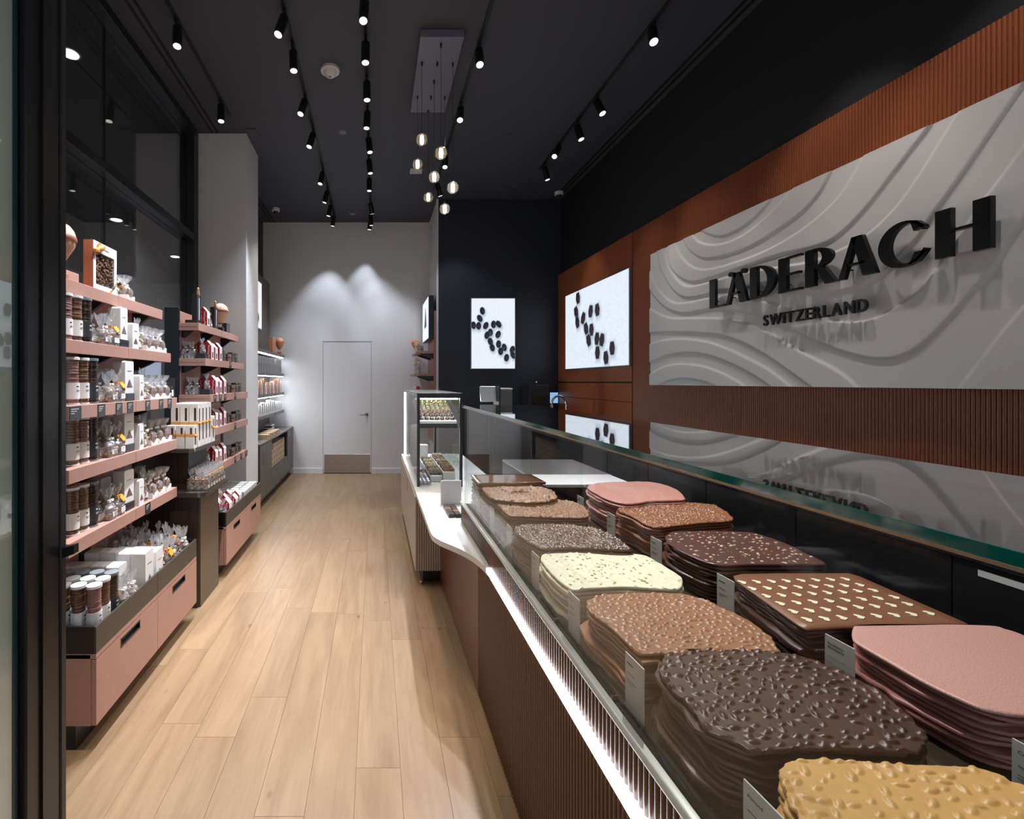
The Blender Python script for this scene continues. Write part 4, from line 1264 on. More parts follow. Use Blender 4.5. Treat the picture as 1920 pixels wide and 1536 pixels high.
def top_slab_mesh(out, cen, th, rng, bumps, rings, edge_wob=.0, rough=.0):
    """slab with a modelled upper face: out = outline (n,2), bumps = (count, length, width, height)"""
    n_ = len(out)
    e = 1 + edge_wob * np.convolve(np.tile(rng.normal(size=n_), 3), np.ones(3) / 3, 'same')[n_:2 * n_]
    o2 = cen + (out - cen) * e[:, None]
    rr = np.linspace(0, 1, rings + 1)[1:] ** .75
    V = [cen[None, :]] + [cen + (o2 - cen) * r_ for r_ in rr]
    XY = np.vstack(V)
    H = np.zeros(len(XY))
    cnt, bl_, bw_, bh_ = bumps
    lo_, hi_ = out.min(0), out.max(0)
    ang0 = .5
    pts = rng.random((cnt * 6, 2)) * (hi_ - lo_) + lo_
    pts = pts[inside(out, pts)] if cnt else pts[:0]
    keep = []
    for p in pts:          # nuts lie side by side, not on top of each other
        if len(keep) < cnt and all((p[0] - q[0]) ** 2 + (p[1] - q[1]) ** 2 > (bl_ * .66) ** 2 for q in keep):
            keep.append(p)
    pts = np.array(keep) if keep else pts[:0]
    # also along the rim, where nuts stick out
    for p in pts:
        a = ang0 + rng.normal() * .45
        s_ = rng.uniform(.7, 1.15)
        d = XY - p
        u = (d[:, 0] * math.cos(a) + d[:, 1] * math.sin(a)) / (bl_ / 2 * s_)
        v = (-d[:, 0] * math.sin(a) + d[:, 1] * math.cos(a)) / (bw_ / 2 * s_)
        q = np.clip(1 - u * u - v * v, 0, 1)
        H = np.maximum(H, bh_ * s_ * q * q * (3 - 2 * q))
    if rough:
        H += rng.normal(size=len(H)) * rough
        for _ in range(14):
            p = rng.random(2) * (hi_ - lo_) + lo_
            d = XY - p; a = rng.uniform(-.4, .4)
            u = (d[:, 0] * math.cos(a) + d[:, 1] * math.sin(a)) / .09; v = (-d[:, 0] * math.sin(a) + d[:, 1] * math.cos(a)) / .012
            H += rough * 2.2 * np.exp(-u * u - v * v)
    vs = [(p[0] - cen[0], p[1] - cen[1], h_) for p, h_ in zip(XY, H)]
    fs = [(0, 1 + j, 1 + (j + 1) % n_) for j in range(n_)]
    for i in range(rings - 1):
        a = 1 + i * n_; b = a + n_
        fs += [(a + j, b + j, b + (j + 1) % n_, a + (j + 1) % n_) for j in range(n_)]
    base = 1 + (rings - 1) * n_
    k0 = len(vs)
    for zz, g in ((-.003, 1.008), (-th * .7, 1.006), (-th, .985)):
        vs += [((p[0] - cen[0]) * g, (p[1] - cen[1]) * g, zz) for p in o2]
    for q in range(3):
        a = base if q == 0 else k0 + (q - 1) * n_; b = k0 + q * n_
        fs += [(a + j, b + j, b + (j + 1) % n_, a + (j + 1) % n_) for j in range(n_)]
    fs.append(tuple(range(k0 + 2 * n_, k0 + 3 * n_))[::-1])
    m = MB(); m.v = vs; m.f = fs
    return m, pts

DECK = .786
def chocolate_stack(kind, px_outline, ztop, m_top, seed, bumps, npt=120, rings=30, bits=None, wob=.01, rough=0., spread=.02, gap=.0115, spline_=True, sides=None):
    rng = np.random.default_rng(seed)
    out = np.array([at_z(px, py, ztop) for px, py in px_outline])
    out = closed_spline(out, npt) if spline_ else out
    if not spline_:
        o3 = []
        for i in range(len(out)):
            a, b = out[i], out[(i + 1) % len(out)]
            k = max(1, int(np.linalg.norm(b - a) / .012))
            o3 += [a + (b - a) * q / k for q in range(k)]
        out = np.array(o3)
    cen = out.mean(0)
    th = gap * .64
    n_s = max(2, int(round((ztop - DECK) / gap)))
    gap = (ztop - DECK) / n_s
    m, pts = top_slab_mesh(out, cen, th, rng, bumps, rings, wob, rough)
    t = thing('chocolate_bark', 'top slab of the %s stack' % kind, 'chocolate', (cen[0], cen[1], ztop))
    t['group'] = kind + ' stack'
    m.build('slab', m_top, t, smooth=True, ang=75)
    if bits:
        for (bm_, cnt, sz, nm) in bits:
            k = MB()
            lo_, hi_ = out.min(0), out.max(0)
            pp = rng.random((cnt * 3, 2)) * (hi_ - lo_) + lo_
            pp = pp[inside(cen + (out - cen) * .97, pp)][:cnt]
            for p in pp:
                s_ = sz * rng.uniform(.5, 1.3)
                b = MB().ball((0, 0, 0), s_, 6, 4, (1.3, .9, .55))
                b.xform(Matrix.Translation((p[0] - cen[0], p[1] - cen[1], s_ * .15)) @ Matrix.Rotation(rng.uniform(0, 3), 4, 'Z'))
                k.add(b.v, b.f)
            o = k.build(nm, bm_, t, smooth=True); o['kind'] = 'stuff'
    # plain slabs beneath, each its own thing
    low = out[::max(1, len(out) // 44)]
    for i in range(1, n_s):
        sc_ = 1 + rng.uniform(-spread, spread * .6)
        dx_, dy_ = rng.normal(size=2) * spread * .25
        e = 1 + rng.normal(size=len(low)) * .012
        pl = [((p[0] - cen[0]) * sc_ * q, (p[1] - cen[1]) * sc_ * q) for p, q in zip(low, e)]
        mm = MB()
        nn = len(pl)
        mm.v = [(a * .99, b * .99, 0) for a, b in pl] + [(a, b, -.0025) for a, b in pl] + [(a, b, -th * .75) for a, b in pl] + [(a * .985, b * .985, -th) for a, b in pl]
        mm.f = [tuple(range(nn)), tuple(range(3 * nn, 4 * nn))[::-1]]
        for r_ in range(3):
            mm.f += [(r_ * nn + j, (r_ + 1) * nn + j, (r_ + 1) * nn + (j + 1) % nn, r_ * nn + (j + 1) % nn) for j in range(nn)]
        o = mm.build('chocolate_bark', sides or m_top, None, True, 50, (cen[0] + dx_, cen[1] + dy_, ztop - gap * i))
        o.rotation_euler = (0, 0, rng.normal() * .022)
        tag(o, '%s slab from top in the %s stack' % (ordinal(i).capitalize(), kind), 'chocolate', kind + ' stack')
    return t, out, cen

nut = mat('chopped_nut', (.46, .28, .15), .4)
nut_pale = mat('pale_nut', (.60, .44, .30), .4)
pist = mat('pistachio', (.42, .40, .17), .5)
choc_rough = mat('matt_milk_chocolate', (.26, .125, .062), .42, var=(30, .12), bump=(160, .25))
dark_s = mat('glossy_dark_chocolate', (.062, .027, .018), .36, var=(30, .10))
milk_s = mat('glossy_milk_chocolate', (.30, .135, .068), .36, var=(30, .06))
white_s = mat('pistachio_white_chocolate', (.80, .755, .57), .40, var=(90, .10), bump=(140, .15))
pink_s = mat('speckled_pink_chocolate', (.50, .275, .235), .50, var=(420, .28), bump=(200, .06))
caramel_s = mat('glossy_caramel_chocolate', (.64, .36, .125), .40, var=(25, .06))

# left (customer-side) column, far to near
def quad_px(c): return c
L0 = [(883.7, 890.5), (995, 889), (1023, 904), (898, 906.5)]
chocolate_stack('wrapped gianduja bar', L0, .960, mat('wrapped_bar', (.20, .085, .045), .10, coat=1., bump=(25, .3)), 11, (0, .01, .01, 0), rings=6, wob=0., spread=.006, gap=.021, spline_=False)
L1 = [(904.7, 915), (920, 908.6), (951, 907.7), (987.6, 910.5), (1020, 915), (1035, 920.5), (1043, 929.6), (1041, 936), (1000, 942), (933, 937), (914.7, 928)]
chocolate_stack('rough flaked milk chocolate', L1, .940, choc_rough, 12, (60, .035, .012, .007), rough=.0022, spread=.02, npt=140, rings=40)
L2 = [(927, 939), (947, 937), (988, 934), (1042, 937), (1079, 942), (1097, 953), (1102.5, 962), (1097, 970), (1051, 970), (988, 968), (955, 966), (940, 953)]
chocolate_stack('crunchy hazelnut milk chocolate', L2, .920, choc_rough, 13, (420, .014, .012, .0050), npt=240, rings=75, bits=[(nut, 140, .0035, 'nut_bits')])
L3 = [(965, 994.6), (975.5, 985.5), (1017, 983), (1069, 984), (1116, 990.7), (1150, 1005), (1176, 1023), (1182.5, 1031), (1134, 1029.7), (1082, 1027), (1030, 1028.5), (1012, 1027), (986, 1013)]
chocolate_stack('dark chocolate with chopped nuts', L3, .915, mat('dusty_dark_chocolate', (.085, .040, .028), .30), 14, (400, .013, .011, .0045), npt=240, rings=75, bits=[(nut_pale, 420, .0034, 'nut_bits')])
L4 = [(1014.6, 1046.7), (1030, 1036), (1061.5, 1033.6), (1108, 1032), (1160, 1036), (1207, 1041.5), (1233, 1054.5), (1259, 1070), (1279, 1086), (1275, 1101), (1259, 1105), (1186.5, 1100), (1121, 1101), (1082, 1105), (1066.7, 1101), (1040.6, 1080.5)]
chocolate_stack('white pistachio chocolate', L4, .900, white_s, 15, (150, .016, .010, .0045), npt=140, rings=40, bits=[(pist, 70, .0042, 'pistachio_bits'), (mat('pale_crisp', (.62, .48, .30), .5), 40, .004, 'crisp_bits')], spread=.045, gap=.013)
L5 = [(1100.5, 1130), (1119, 1118), (1147, 1114), (1212, 1112), (1277.6, 1114), (1316.7, 1123.5), (1356, 1140), (1405, 1165), (1445, 1195), (1455, 1215), (1450, 1222), (1350, 1221), (1212, 1226), (1190, 1218), (1150, 1180), (1110, 1150)]
chocolate_stack('milk chocolate almond', L5, .900, milk_s, 16, (300, .019, .0105, .0032), npt=280, rings=90, wob=.012, spread=.03)
L6 = [(1239, 1246.5), (1251, 1226.7), (1290.6, 1216.8), (1358, 1216.8), (1437, 1220.7), (1516, 1234.6), (1591.5, 1266), (1655, 1302), (1706, 1345), (1734, 1377), (1726, 1405), (1706, 1409), (1595.5, 1403), (1496.5, 1403), (1417, 1409), (1382, 1393), (1330, 1369), (1290.6, 1322), (1247, 1278)]
chocolate_stack('dark chocolate almond', L6, .900, dark_s, 17, (240, .024, .012, .0037), npt=360, rings=115, wob=.014, spread=.035, bits=[(nut_pale, 10, .003, 'nut_bits')])
L7 = [(1465, 1464), (1469, 1440.5), (1488.6, 1426.6), (1556, 1424.6), (1675, 1432.5), (1833, 1440.5), (1892, 1464), (1930, 1480), (2000, 1560), (1980, 1640), (1700, 1640), (1560, 1600), (1490, 1520)]
chocolate_stack('golden caramel almond', L7, .900, caramel_s, 18, (105, .026, .013, .0034), npt=300, rings=95, wob=.012, spread=.03)
# right (staff-side) column, far to near
R0 = [(1102, 914), (1116, 907), (1147, 904), (1212.5, 903.4), (1244, 908.6), (1270, 919), (1281.5, 931), (1280, 937), (1225.5, 938.6), (1199.5, 942.5), (1173, 944), (1147, 938.6), (1121, 927)]
chocolate_stack('far pink berry chocolate', R0, .940, pink_choc, 21, (30, .02, .014, .002), npt=100, rings=24, rough=.0006, spread=.03, gap=.0125)
R1 = [(1158, 955.5), (1186.5, 946), (1264.6, 942.5), (1317, 944), (1343, 949), (1369, 966), (1370, 976), (1317, 980), (1264.6, 985.5), (1238.5, 989), (1212.5, 984), (1186.5, 968.5)]
chocolate_stack('milk chocolate whole hazelnut', R1, .920, mat('copper_milk_chocolate', (.25, .098, .046), .3), 22, (400, .014, .012, .0050), npt=240, rings=75, bits=[(nut, 190, .0036, 'nut_bits')])
R2 = [(1248, 1007), (1262, 998), (1300, 996), (1350, 996), (1400, 998), (1430, 1004), (1480, 1022), (1520, 1042), (1545, 1055), (1530, 1058), (1400, 1058), (1365, 1060), (1330, 1056), (1290, 1040), (1262, 1025)]
chocolate_stack('dark chocolate with nut splinters', R2, .910, mat('plum_dark_chocolate', (.085, .033, .026), .25), 23, (60, .012, .009, .002), npt=120, rings=34, bits=[(nut_pale, 180, .0042, 'nut_bits')], spread=.03)
R3 = [(1376, 1080), (1390, 1076.5), (1461.5, 1075), (1590.6, 1075), (1612, 1081), (1813, 1169), (1804, 1171), (1600, 1174), (1512, 1178.7), (1498, 1172), (1380, 1088)]
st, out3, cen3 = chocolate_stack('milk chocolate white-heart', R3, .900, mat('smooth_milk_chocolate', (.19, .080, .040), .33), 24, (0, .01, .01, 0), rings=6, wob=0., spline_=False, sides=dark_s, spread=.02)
hp = [(.016 * math.sin(t) ** 3 * .75, .001 * (13 * math.cos(t) - 5 * math.cos(2 * t) - 2 * math.cos(3 * t) - math.cos(4 * t)) * .75) for t in np.linspace(0, 2 * PI, 22)[:-1]]
hm = MB().prism([(-b, a) for a, b in hp], 0, .0022).mesh('heart', mat('cream_heart', (.78, .72, .50), .4))
rows = [(1384, 1578, 1093, 1087), (1403, 1605, 1105, 1098), (1430, 1630, 1119, 1108), (1456, 1670, 1133, 1121), (1480, 1695, 1148, 1134), (1506, 1735, 1163, 1151)]
for a, b, c, d in rows:
    for k in range(8):
        f_ = k / 7
        hx, hy = at_z(a + (b - a) * f_ + 8, c + (d - c) * f_, .900)
        obj('heart', hm, st, (hx - cen3[0], hy - cen3[1], .0002), R.uniform(-.2, .2))
R4 = [(1600, 1180), (1612, 1172), (1689, 1170.4), (1849, 1173), (1882, 1179), (1920, 1191.6), (2010, 1235), (2060, 1290), (2010, 1335), (1920, 1340), (1856.5, 1331), (1818, 1318), (1740.5, 1282), (1663, 1238), (1611.6, 1208), (1600, 1197)]
chocolate_stack('raspberry pink chocolate', R4, .900, pink_s, 25, (0, .01, .01, 0), npt=150, rings=20, wob=.0, spread=.022, gap=.0125, sides=mat('pink_edge_chocolate', (.30, .12, .11), .35))

# ---------------------------------------------------------------- name cards
card_m = mat('card_stock', (.60, .61, .59), .5)
card_w, card_h = .064, .118
cm_ = MB().box(-.0012, .0012, -card_w / 2, card_w / 2, 0, card_h).mesh('card', card_m)
ft = MB().box(-.012, .012, -card_w / 2, card_w / 2, 0, .003).mesh('card_foot', clear)
lines_cache = {}
def name_card(x, y, title, rest, label, tilt=.0):
    t = thing('name_card', label, 'sign', (x, y, DECK), tilt)
    obj('card', cm_, t); obj('foot', ft, t)
    M0 = Matrix(((0, 0, -1, -.0014), (-1, 0, 0, card_w / 2 - .007), (0, 1, 0, 0), (0, 0, 0, 1)))
    zz = card_h - .020
    def strokes(k_, sz):
        return MB().box(-.0016, -.0013, card_w / 2 - .007 - k_ * sz * .42, card_w / 2 - .007, 0, sz * .35).mesh('lettering', ink if sz > .006 else grey_ink)
    for q, (tx, sz) in enumerate([(title, .0082)] + [(r_, .0045) for r_ in rest]):
        if not tx:
            zz -= .009; continue
        if (tx, sz) not in lines_cache:
            if tx[0] == '-':
                lines_cache[tx, sz] = strokes(len(tx), sz)
        if (tx, sz) not in lines_cache:
            me = text_mesh(tx, sz, 0, .00012 if q == 0 else 0); me.transform(M0); me.materials.clear(); me.materials.append(ink if q == 0 else grey_ink); me.name = 'lettering'
            lines_cache[tx, sz] = me
        obj('lettering', lines_cache[tx, sz], t, (0, 0, zz)); zz -= sz * 1.35
B4 = ['', '-' * 14, '', '-' * 17, '-' * 11]          # lines too small to read in the photograph become plain strokes
for px, title, lab in ((1402, 'Almond', 'white name card in front of the golden caramel almond slabs'),
        (1178, '-' * 6, 'white name card between dark and milk almond slabs'),
        (1070, '-' * 6, 'white name card between milk almond and white pistachio slabs'),
        (1000, '-' * 7, 'white name card before the white pistachio slabs'),
        (953, '-' * 6, 'white name card before the dark chopped-nut slabs'),
        (921, '-' * 6, 'white name card before the crunchy hazelnut slabs'),
        (895, '-' * 5, 'white name card farthest from camera behind front glass')):
    Yc = .56 * F_PX / (px - VX)
    name_card(.556, Yc - card_w / 2, title, B4, lab, .05)
for px, title, rest, lab in ((1084, '-' * 6, B4, 'name card before the far pink berry slabs'),
        (1140, '-' * 6, B4, 'name card before the whole hazelnut slabs'),
        (1222, '-' * 6, B4, 'name card before the nut splinter slabs'),
        (1347, '-' * 7, B4, 'name card before the white-heart slabs'),
        (1550, 'Raspberry-\nBlackberry', ['', '', 'Swiss white chocolate', '', 'With fruity raspberry and', 'blackberry pieces'], 'name card before the raspberry pink slabs'),
        (1902, 'Caramel', B4, 'name card cut by the picture edge beside pink slabs')):
    Yc = 1.07 * F_PX / (px - VX)
    name_card(1.068, Yc - card_w / 2, title, rest, lab, .04)

# ================================================================ WHITE WAVE COUNTER and praline case
wc = thing('wave_counter', 'white-topped beige counter with S-curved end', 'counter', (.6, 4.2, 0))
def W_(m): return m.xform(Matrix.Translation((-.6, -4.2, 0)))
S = spline([(.302, 2.62), (.302, 2.50), (.308, 2.43), (.335, 2.36), (.375, 2.30), (.415, 2.24), (.450, 2.17), (.472, 2.10), (.486, 2.04), (.488, 2.0)], 4)
poly = [(.302, 5.20)] + [tuple(p) for p in S] + [(.510, 2.0), (.510, 2.70), (.98, 2.70), (.98, 5.20)]
m = MB()
n_ = len(poly)
m.v = [(x_, y_, .655) for x_, y_ in poly] + [(x_, y_, .683) for x_, y_ in poly]
m.f = [tuple(range(n_))[::-1], tuple(range(n_, 2 * n_))] + [(i, (i + 1) % n_, n_ + (i + 1) % n_, n_ + i) for i in range(n_)]
W_(m).build('countertop', white_solid, wc)
W_(MB().box(.302, .93, 3.378, 5.18, .108, .655)).build('carcass', beige, wc)
for a, b in ((3.372, 4.30), (4.303, 5.18)):
    m = MB()
    hs0, hs1 = (4.15, 4.225) if a < 4 else (9, 9.1)
    m.box(.296, .302, a, b, .110, .652, .001)
    d = W_(m).build('side_panel', beige, wc)
    if a < 4:
        W_(MB().box(.2952, .2965, 4.16, 4.20, .50, .62)).build('handle', black_metal, d)
bf = MB().prism([(a, b) for a, b in prof], .110, .654).mesh('flute', mat('beige_flute', (.42, .36, .31), .4), True, 50)
for k in range(11):
    obj('flute', bf, wc, (.296 + .0088 + .0172 * k - .6, 3.378 - 4.2, 0))
W_(MB().box(.36, .90, 3.45, 5.15, 0, .108)).build('kick', black_sat, wc)
W_(MB().lathe([(.012, 0), (.014, .01), (.012, .02)], 12, (.345, 3.42, .0))).build('foot', steel, wc)

pc = thing('praline_case', 'lit glass praline display case standing on white counter', 'display case', (.5, 4.4, .683))
def Q_(m): return m.xform(Matrix.Translation((-.5, -4.4, -.683)))
X0, X1, Y0, Y1, Z0, Z1 = .328, .682, 3.565, 5.15, .683, 1.412
fb = .022
for nm, bx in (('post', (X0, X0 + fb, Y0, Y0 + fb, Z0, Z1)), ('post', (X1 - fb, X1, Y0, Y0 + fb, Z0, Z1)), ('post', (X1 - fb, X1, Y1 - fb, Y1, Z0, Z1)), ('post', (X0, X0 + fb, Y1 - fb, Y1, Z0, Z1)),
               ('head_rail', (X0 + fb, X1 - fb, Y0, Y0 + fb, Z1 - .04, Z1))):
    Q_(MB().box(*bx, .001)).build(nm, black_metal, pc)
Q_(MB().box(X0, X1, Y0 + fb, Y1, Z1 - .02, Z1, .001)).build('roof', mat('case_roof', (.45, .47, .47), .2, metal=.6), pc)
Q_(MB().box(X0 + .002, X0 + .008, Y0 + fb, Y1 - fb, Z0, Z1 - .02)).build('side_glass', pane, pc)
Q_(MB().box(X1 - .008, X1 - .002, Y0 + fb, Y1 - fb, Z0, Z1 - .02)).build('side_glass', pane, pc)
Q_(MB().box(X0 + fb, X1 - fb, Y0 + .004, Y0 + .010, Z0 + .02, Z1 - .04)).build('front_glass', pane, pc)
Q_(MB().box(X0 + .001, X0 + .010, Y1 - .05, Y1 - fb, Z0 + .01, Z1 - .03)).build('led_bar', emis('case_led', (.9, .96, 1.), 110.), pc)
Q_(MB().box(X0 + .03, X1 - .03, Y0 + .04, Y0 + .055, Z1 - .05, Z1 - .042)).build('led_bar', emis('case_led', (.9, .96, 1.), 110.), pc)
Q_(MB().box(X0 + .03, X1 - .03, 4.30, 4.32, Z1 - .03, Z1 - .022)).build('led_bar', emis('case_led', (.9, .96, 1.), 110.), pc)
# sloping upper tray, lower white trays
ang = math.atan2(.14, .60)
m = MB().box(0, .30, 0, .62, 0, .010); m.box(-.004, 0, 0, .62, -.03, .02); m.box(0, .30, -.006, 0, -.028, .012)
m.xform(Matrix.Translation((.355, 3.68, 1.175)) @ Matrix.Rotation(ang, 4, 'X'))
Q_(m).build('upper_tray', white_solid, pc)
Q_(MB().box(.352, .66, 3.672, 3.676, 1.13, 1.165)).build('tray_lip', black_metal, pc)
for xs in (.34, .448, .555):
    LZ_ = {.34: .690, .448: .735, .555: .765}[xs]
    Q_(MB().box(xs, xs + .100, 3.60 if xs < .4 else 3.74, 4.62, .684, LZ_, .002)).build('lower_tray', white_solid, pc)
for xs in (.445, .551):
    Q_(MB().box(xs - .002, xs, 3.60, 4.62, .684, .730)).build('divider', clear, pc)
# pralines: each one a thing
def praline_proto(name, m_, shape):
    t = MB()
    if shape == 0: t.lathe([(.016, 0), (.0195, .005), (.020, .013), (.0145, .022), (.005, .026)], 10)
    elif shape == 1: t.box(-.013, .013, -.013, .013, 0, .017, .003)
    else: t.ball((0, 0, .0175), .0185, 10, 6)
    return t.mesh(name, m_, shape != 1)
choc_pr = [praline_proto('praline', choc_d, 0), praline_proto('praline', choc_m, 0), praline_proto('praline', mat('cream_praline', (.66, .56, .34), .4), 2), praline_proto('praline', mat('silver_foil', (.62, .62, .66), .25, metal=.7), 2), praline_proto('praline', mat('blue_foil', (.22, .25, .42), .25, metal=.6), 2), praline_proto('praline', mat('yellow_praline', (.62, .46, .08), .4), 0)]
def praline(i, x_, y_, z_, lab, grp):
    o = obj('praline', choc_pr[i], None, (x_, y_, z_)); tag(o, lab, 'praline', grp)
nm = ['dark', 'milk', 'cream', 'silver-wrapped', 'blue-wrapped', 'yellow']
for r_ in range(7):
    i = [0, 0, 1, 2, 2, 5, 5][r_]
    for c_ in range(7):
        xx = .376 + c_ * .042; yy = 3.71 + r_ * .088
        zz = 1.175 + (yy - 3.68) * math.tan(ang) + .0105
        praline(i, xx, yy, zz, '%s praline, %s row from camera, %s from aisle, sloping upper tray' % (nm[i], ordinal(r_), ordinal(c_)), 'pralines on upper tray, %s row' % ordinal(r_))
for r_ in range(13):
    i = [3, 3, 3, 4, 4, 3, 3, 2, 4, 1, 1, 0, 0][r_]
    for c_ in range(3):
        praline(i, .362 + c_ * .031, 3.62 + r_ * .042, .690, '%s praline, %s row from camera, %s from aisle, aisle-side lower tray' % (nm[i], ordinal(r_), ordinal(c_)), 'pralines in left lower tray, %s row' % ordinal(r_))
for sec, xs in enumerate((.462, .570)):
    for r_ in range(14):
        i = [0, 1, 2, 1, 1, 2, 1, 2, 0, 1, 2, 1, 0, 1][(r_ + sec * 3) % 14]
        for c_ in range(3):
            praline(i, xs + .006 + c_ * .031, 3.77 + r_ * .058, (.735, .765)[sec], '%s praline, %s row from camera, %s from aisle, %s lower tray' % (nm[i], ordinal(r_), ordinal(c_), ['middle', 'staff-side'][sec]), 'pralines in %s lower tray, %s row' % (['middle', 'right'][sec], ordinal(r_)))
for sec, xs in enumerate((.452, .560)):
    for r_ in range(5):
        t = thing('mini_card', '%s small black card from camera in the %s lower praline tray' % (ordinal(r_).capitalize(), ['middle', 'right'][sec]), 'sign', (xs, 3.77 + r_ * .16, (.735, .765)[sec]))
        MB().box(-.0006, .0006, -.016, .016, 0, .040).build('card', tagm, t)
        MB().box(-.0010, -.0005, -.010, .010, .022, .026).build('print', paper, t)

# white divider with a wire rack of small packs beside it
t = thing('divider_panel', 'white rounded divider panel beside front glass', 'panel', (.50, 3.05, .683))
MB().prism_y([(-.062, 0), (.075, 0), (.075, .160), (-.045, .160), (-.057, .155), (-.062, .143)], 0, .012).build('panel', white_solid, t)
MB().box(-.062, .075, -.02, .0, 0, .004).build('foot', white_solid, t)
for r_ in range(4):
    for c_ in range(2):
        o = MB().box(-.018, .018, -.026, .026, 0, .022, .002).build('praline_pack', [choc_d, tagm, choc_m, tagm][(r_ + c_) % 4], None, False, None, (.462 + c_ * .040, 2.78 + r_ * .058, .683))
        tag(o, '%s small praline pack from camera, %s row in front of white divider' % (ordinal(r_).capitalize(), ['left', 'right'][c_]), 'pack', 'packs before the white divider')
t = thing('white_stand', 'tall white card stand inside the praline case', 'stand', (.385, 4.45, .691))
MB().box(-.045, .035, -.006, .006, 0, .40, .002).build('card', paper, t); MB().box(-.045, .035, -.04, .04, 0, .006).build('foot', black_metal, t)
t = thing('white_gift_box', 'small white gift box beside the tall white stand', 'box', (.50, 4.80, .684))
MB().box(-.05, .05, -.05, .05, 0, .15, .002).build('box', paper, t); MB().box(-.052, .052, -.052, .052, .13, .158, .002).build('lid', paper, t)
t = thing('card_holder', 'white card holder behind the praline case', 'stand', (.50, 5.32 - .22, .683))

# ================================================================ till, service counter, sink
bpy.data.objects.remove(t)
t = thing('till_monitor', 'silver and black till monitor behind the glass counter', 'monitor', (.83, 3.25, .683))
MB().box(-.09, .09, -.06, .10, 0, .012, .003).build('base', silver, t)
MB().tube([(0, .03, .01), (0, .03, .60)], .016, 10).build('pole', black_metal, t)
m = MB().box(-.085, .028, -.008, .008, -.055, .055, .002); m.xform(Matrix.Translation((0, .0, .730)) @ Matrix.Rotation(-.25, 4, 'X')); m.build('customer_display', silver, t)
m = MB().box(.030, .042, -.07, .08, -.10, .085, .003); m.xform(Matrix.Translation((0, .0, .700))); m.build('screen', black_sat, t)
m = MB().prism_x([(-.06, -.09), (.02, -.09), (.11, -.02), (.06, .06), (-.06, .06)], .042, .125); m.xform(Matrix.Translation((0, .0, .700))); m.build('housing', mat('till_grey', (.10, .105, .105), .35), t)
MB().box(.045, .14, -.02, .08, .762, .772, .002).build('top_cap', silver, t)
m = MB().tube([(-.075, -.02, .636), (-.068, -.02, .650), (.02, -.02, .640)], .006, 8); m.build('scanner_arm', chrome, t, smooth=True)

sc = thing('service_counter', 'black staff counter with white work boards behind slabs', 'counter', (1.25, 3.0, 0))
def V_(m): return m.xform(Matrix.Translation((-1.25, -3.0, 0)))
V_(MB().box(1.0, 1.55, 2.705, 3.6, 0, .875, .002)).build('body', black_sat, sc)
for a, b in ((.99, 1.235), (1.237, 1.53)):
    V_(MB().box(a, b, 2.70, 2.99, .876, .896, .003)).build('work_board', white_solid, sc)
V_(MB().box(1.0, 1.55, 3.0, 3.6, .876, .89)).build('steel_top', steel, sc)

bc = thing('back_counter', 'long black back counter below the sign', 'counter', (2.3, 3.8, 0))
def K_(m): return m.xform(Matrix.Translation((-2.3, -3.8, 0)))
K_(MB().box(2.07, 2.60, 1.0, 6.5, .0, .885)).build('body', black_sat, bc)
K_(MB().box(2.04, 2.61, 1.0, 6.52, .885, .915, .002)).build('worktop', mat('graphite_top', (.02, .021, .024), .25), bc)
for k in range(9):
    a = 1.03 + k * .605
    K_(MB().box(2.052, 2.07, a, a + .60, .10, .88, .002)).build('door', mat('cabinet_black', (.014, .014, .016), .4), bc)
o = MB().box(2.0505, 2.052, 1.42, 1.56, .840, .862).xform(Matrix.Translation((-2.3, -3.8, 0))).build('shelf_label', paper, bc)
t = thing('faucet', 'brushed gooseneck faucet in front of rust panels', 'faucet', (2.25, 5.4, .915))
MB().lathe([(.03, 0), (.03, .01), (.018, .014), (.016, .05)], 16).build('base', mat('faucet_gold', (.66, .55, .44), .25, metal=1.), t, smooth=True, ang=40)
pts = [(0, 0, .03), (0, 0, .31)] + [(-.083 + .083 * math.cos(a), 0, .335 + .083 * math.sin(a)) for a in np.linspace(0, PI, 12)] + [(-.168, 0, .30)]
MB().tube(pts, .013, 10).build('spout', mat('faucet_gold', (.66, .55, .44), .25, metal=1.), t, smooth=True)
MB().tube([(-.167, 0, .315), (-.171, 0, .235)], [.015, .020], 12).build('spray_head', mat('faucet_gold', (.66, .55, .44), .25, metal=1.), t, smooth=True)
t = thing('dispenser', 'tall black dispenser box against the navy wall', 'appliance', (2.2, 6.3, .915))
MB().box(-.135, .135, -.16, .16, 0, .545, .004).build('body', mat('dispenser_black', (.016, .016, .019), .4), t)
MB().lathe([(.008, 0), (.006, .025), (.014, .03), (.012, .045)], 12, (.0, -.05, .545)).build('knob', chrome, t, smooth=True)
MB().box(-.10, .10, -.163, -.160, .1, .4).build('front_panel', black_sat, t)
t = thing('wall_tablet', 'small blue lit control panel on the navy wall', 'screen', (2.545, 6.54, 1.19))
MB().box(-.065, .065, -.02, 0, 0, .165, .004).build('case', black_metal, t)
MB().box(-.056, .056, -.022, -.0195, .008, .157).build('screen', emis('tablet_blue', (.30, .55, .95), .8), t)
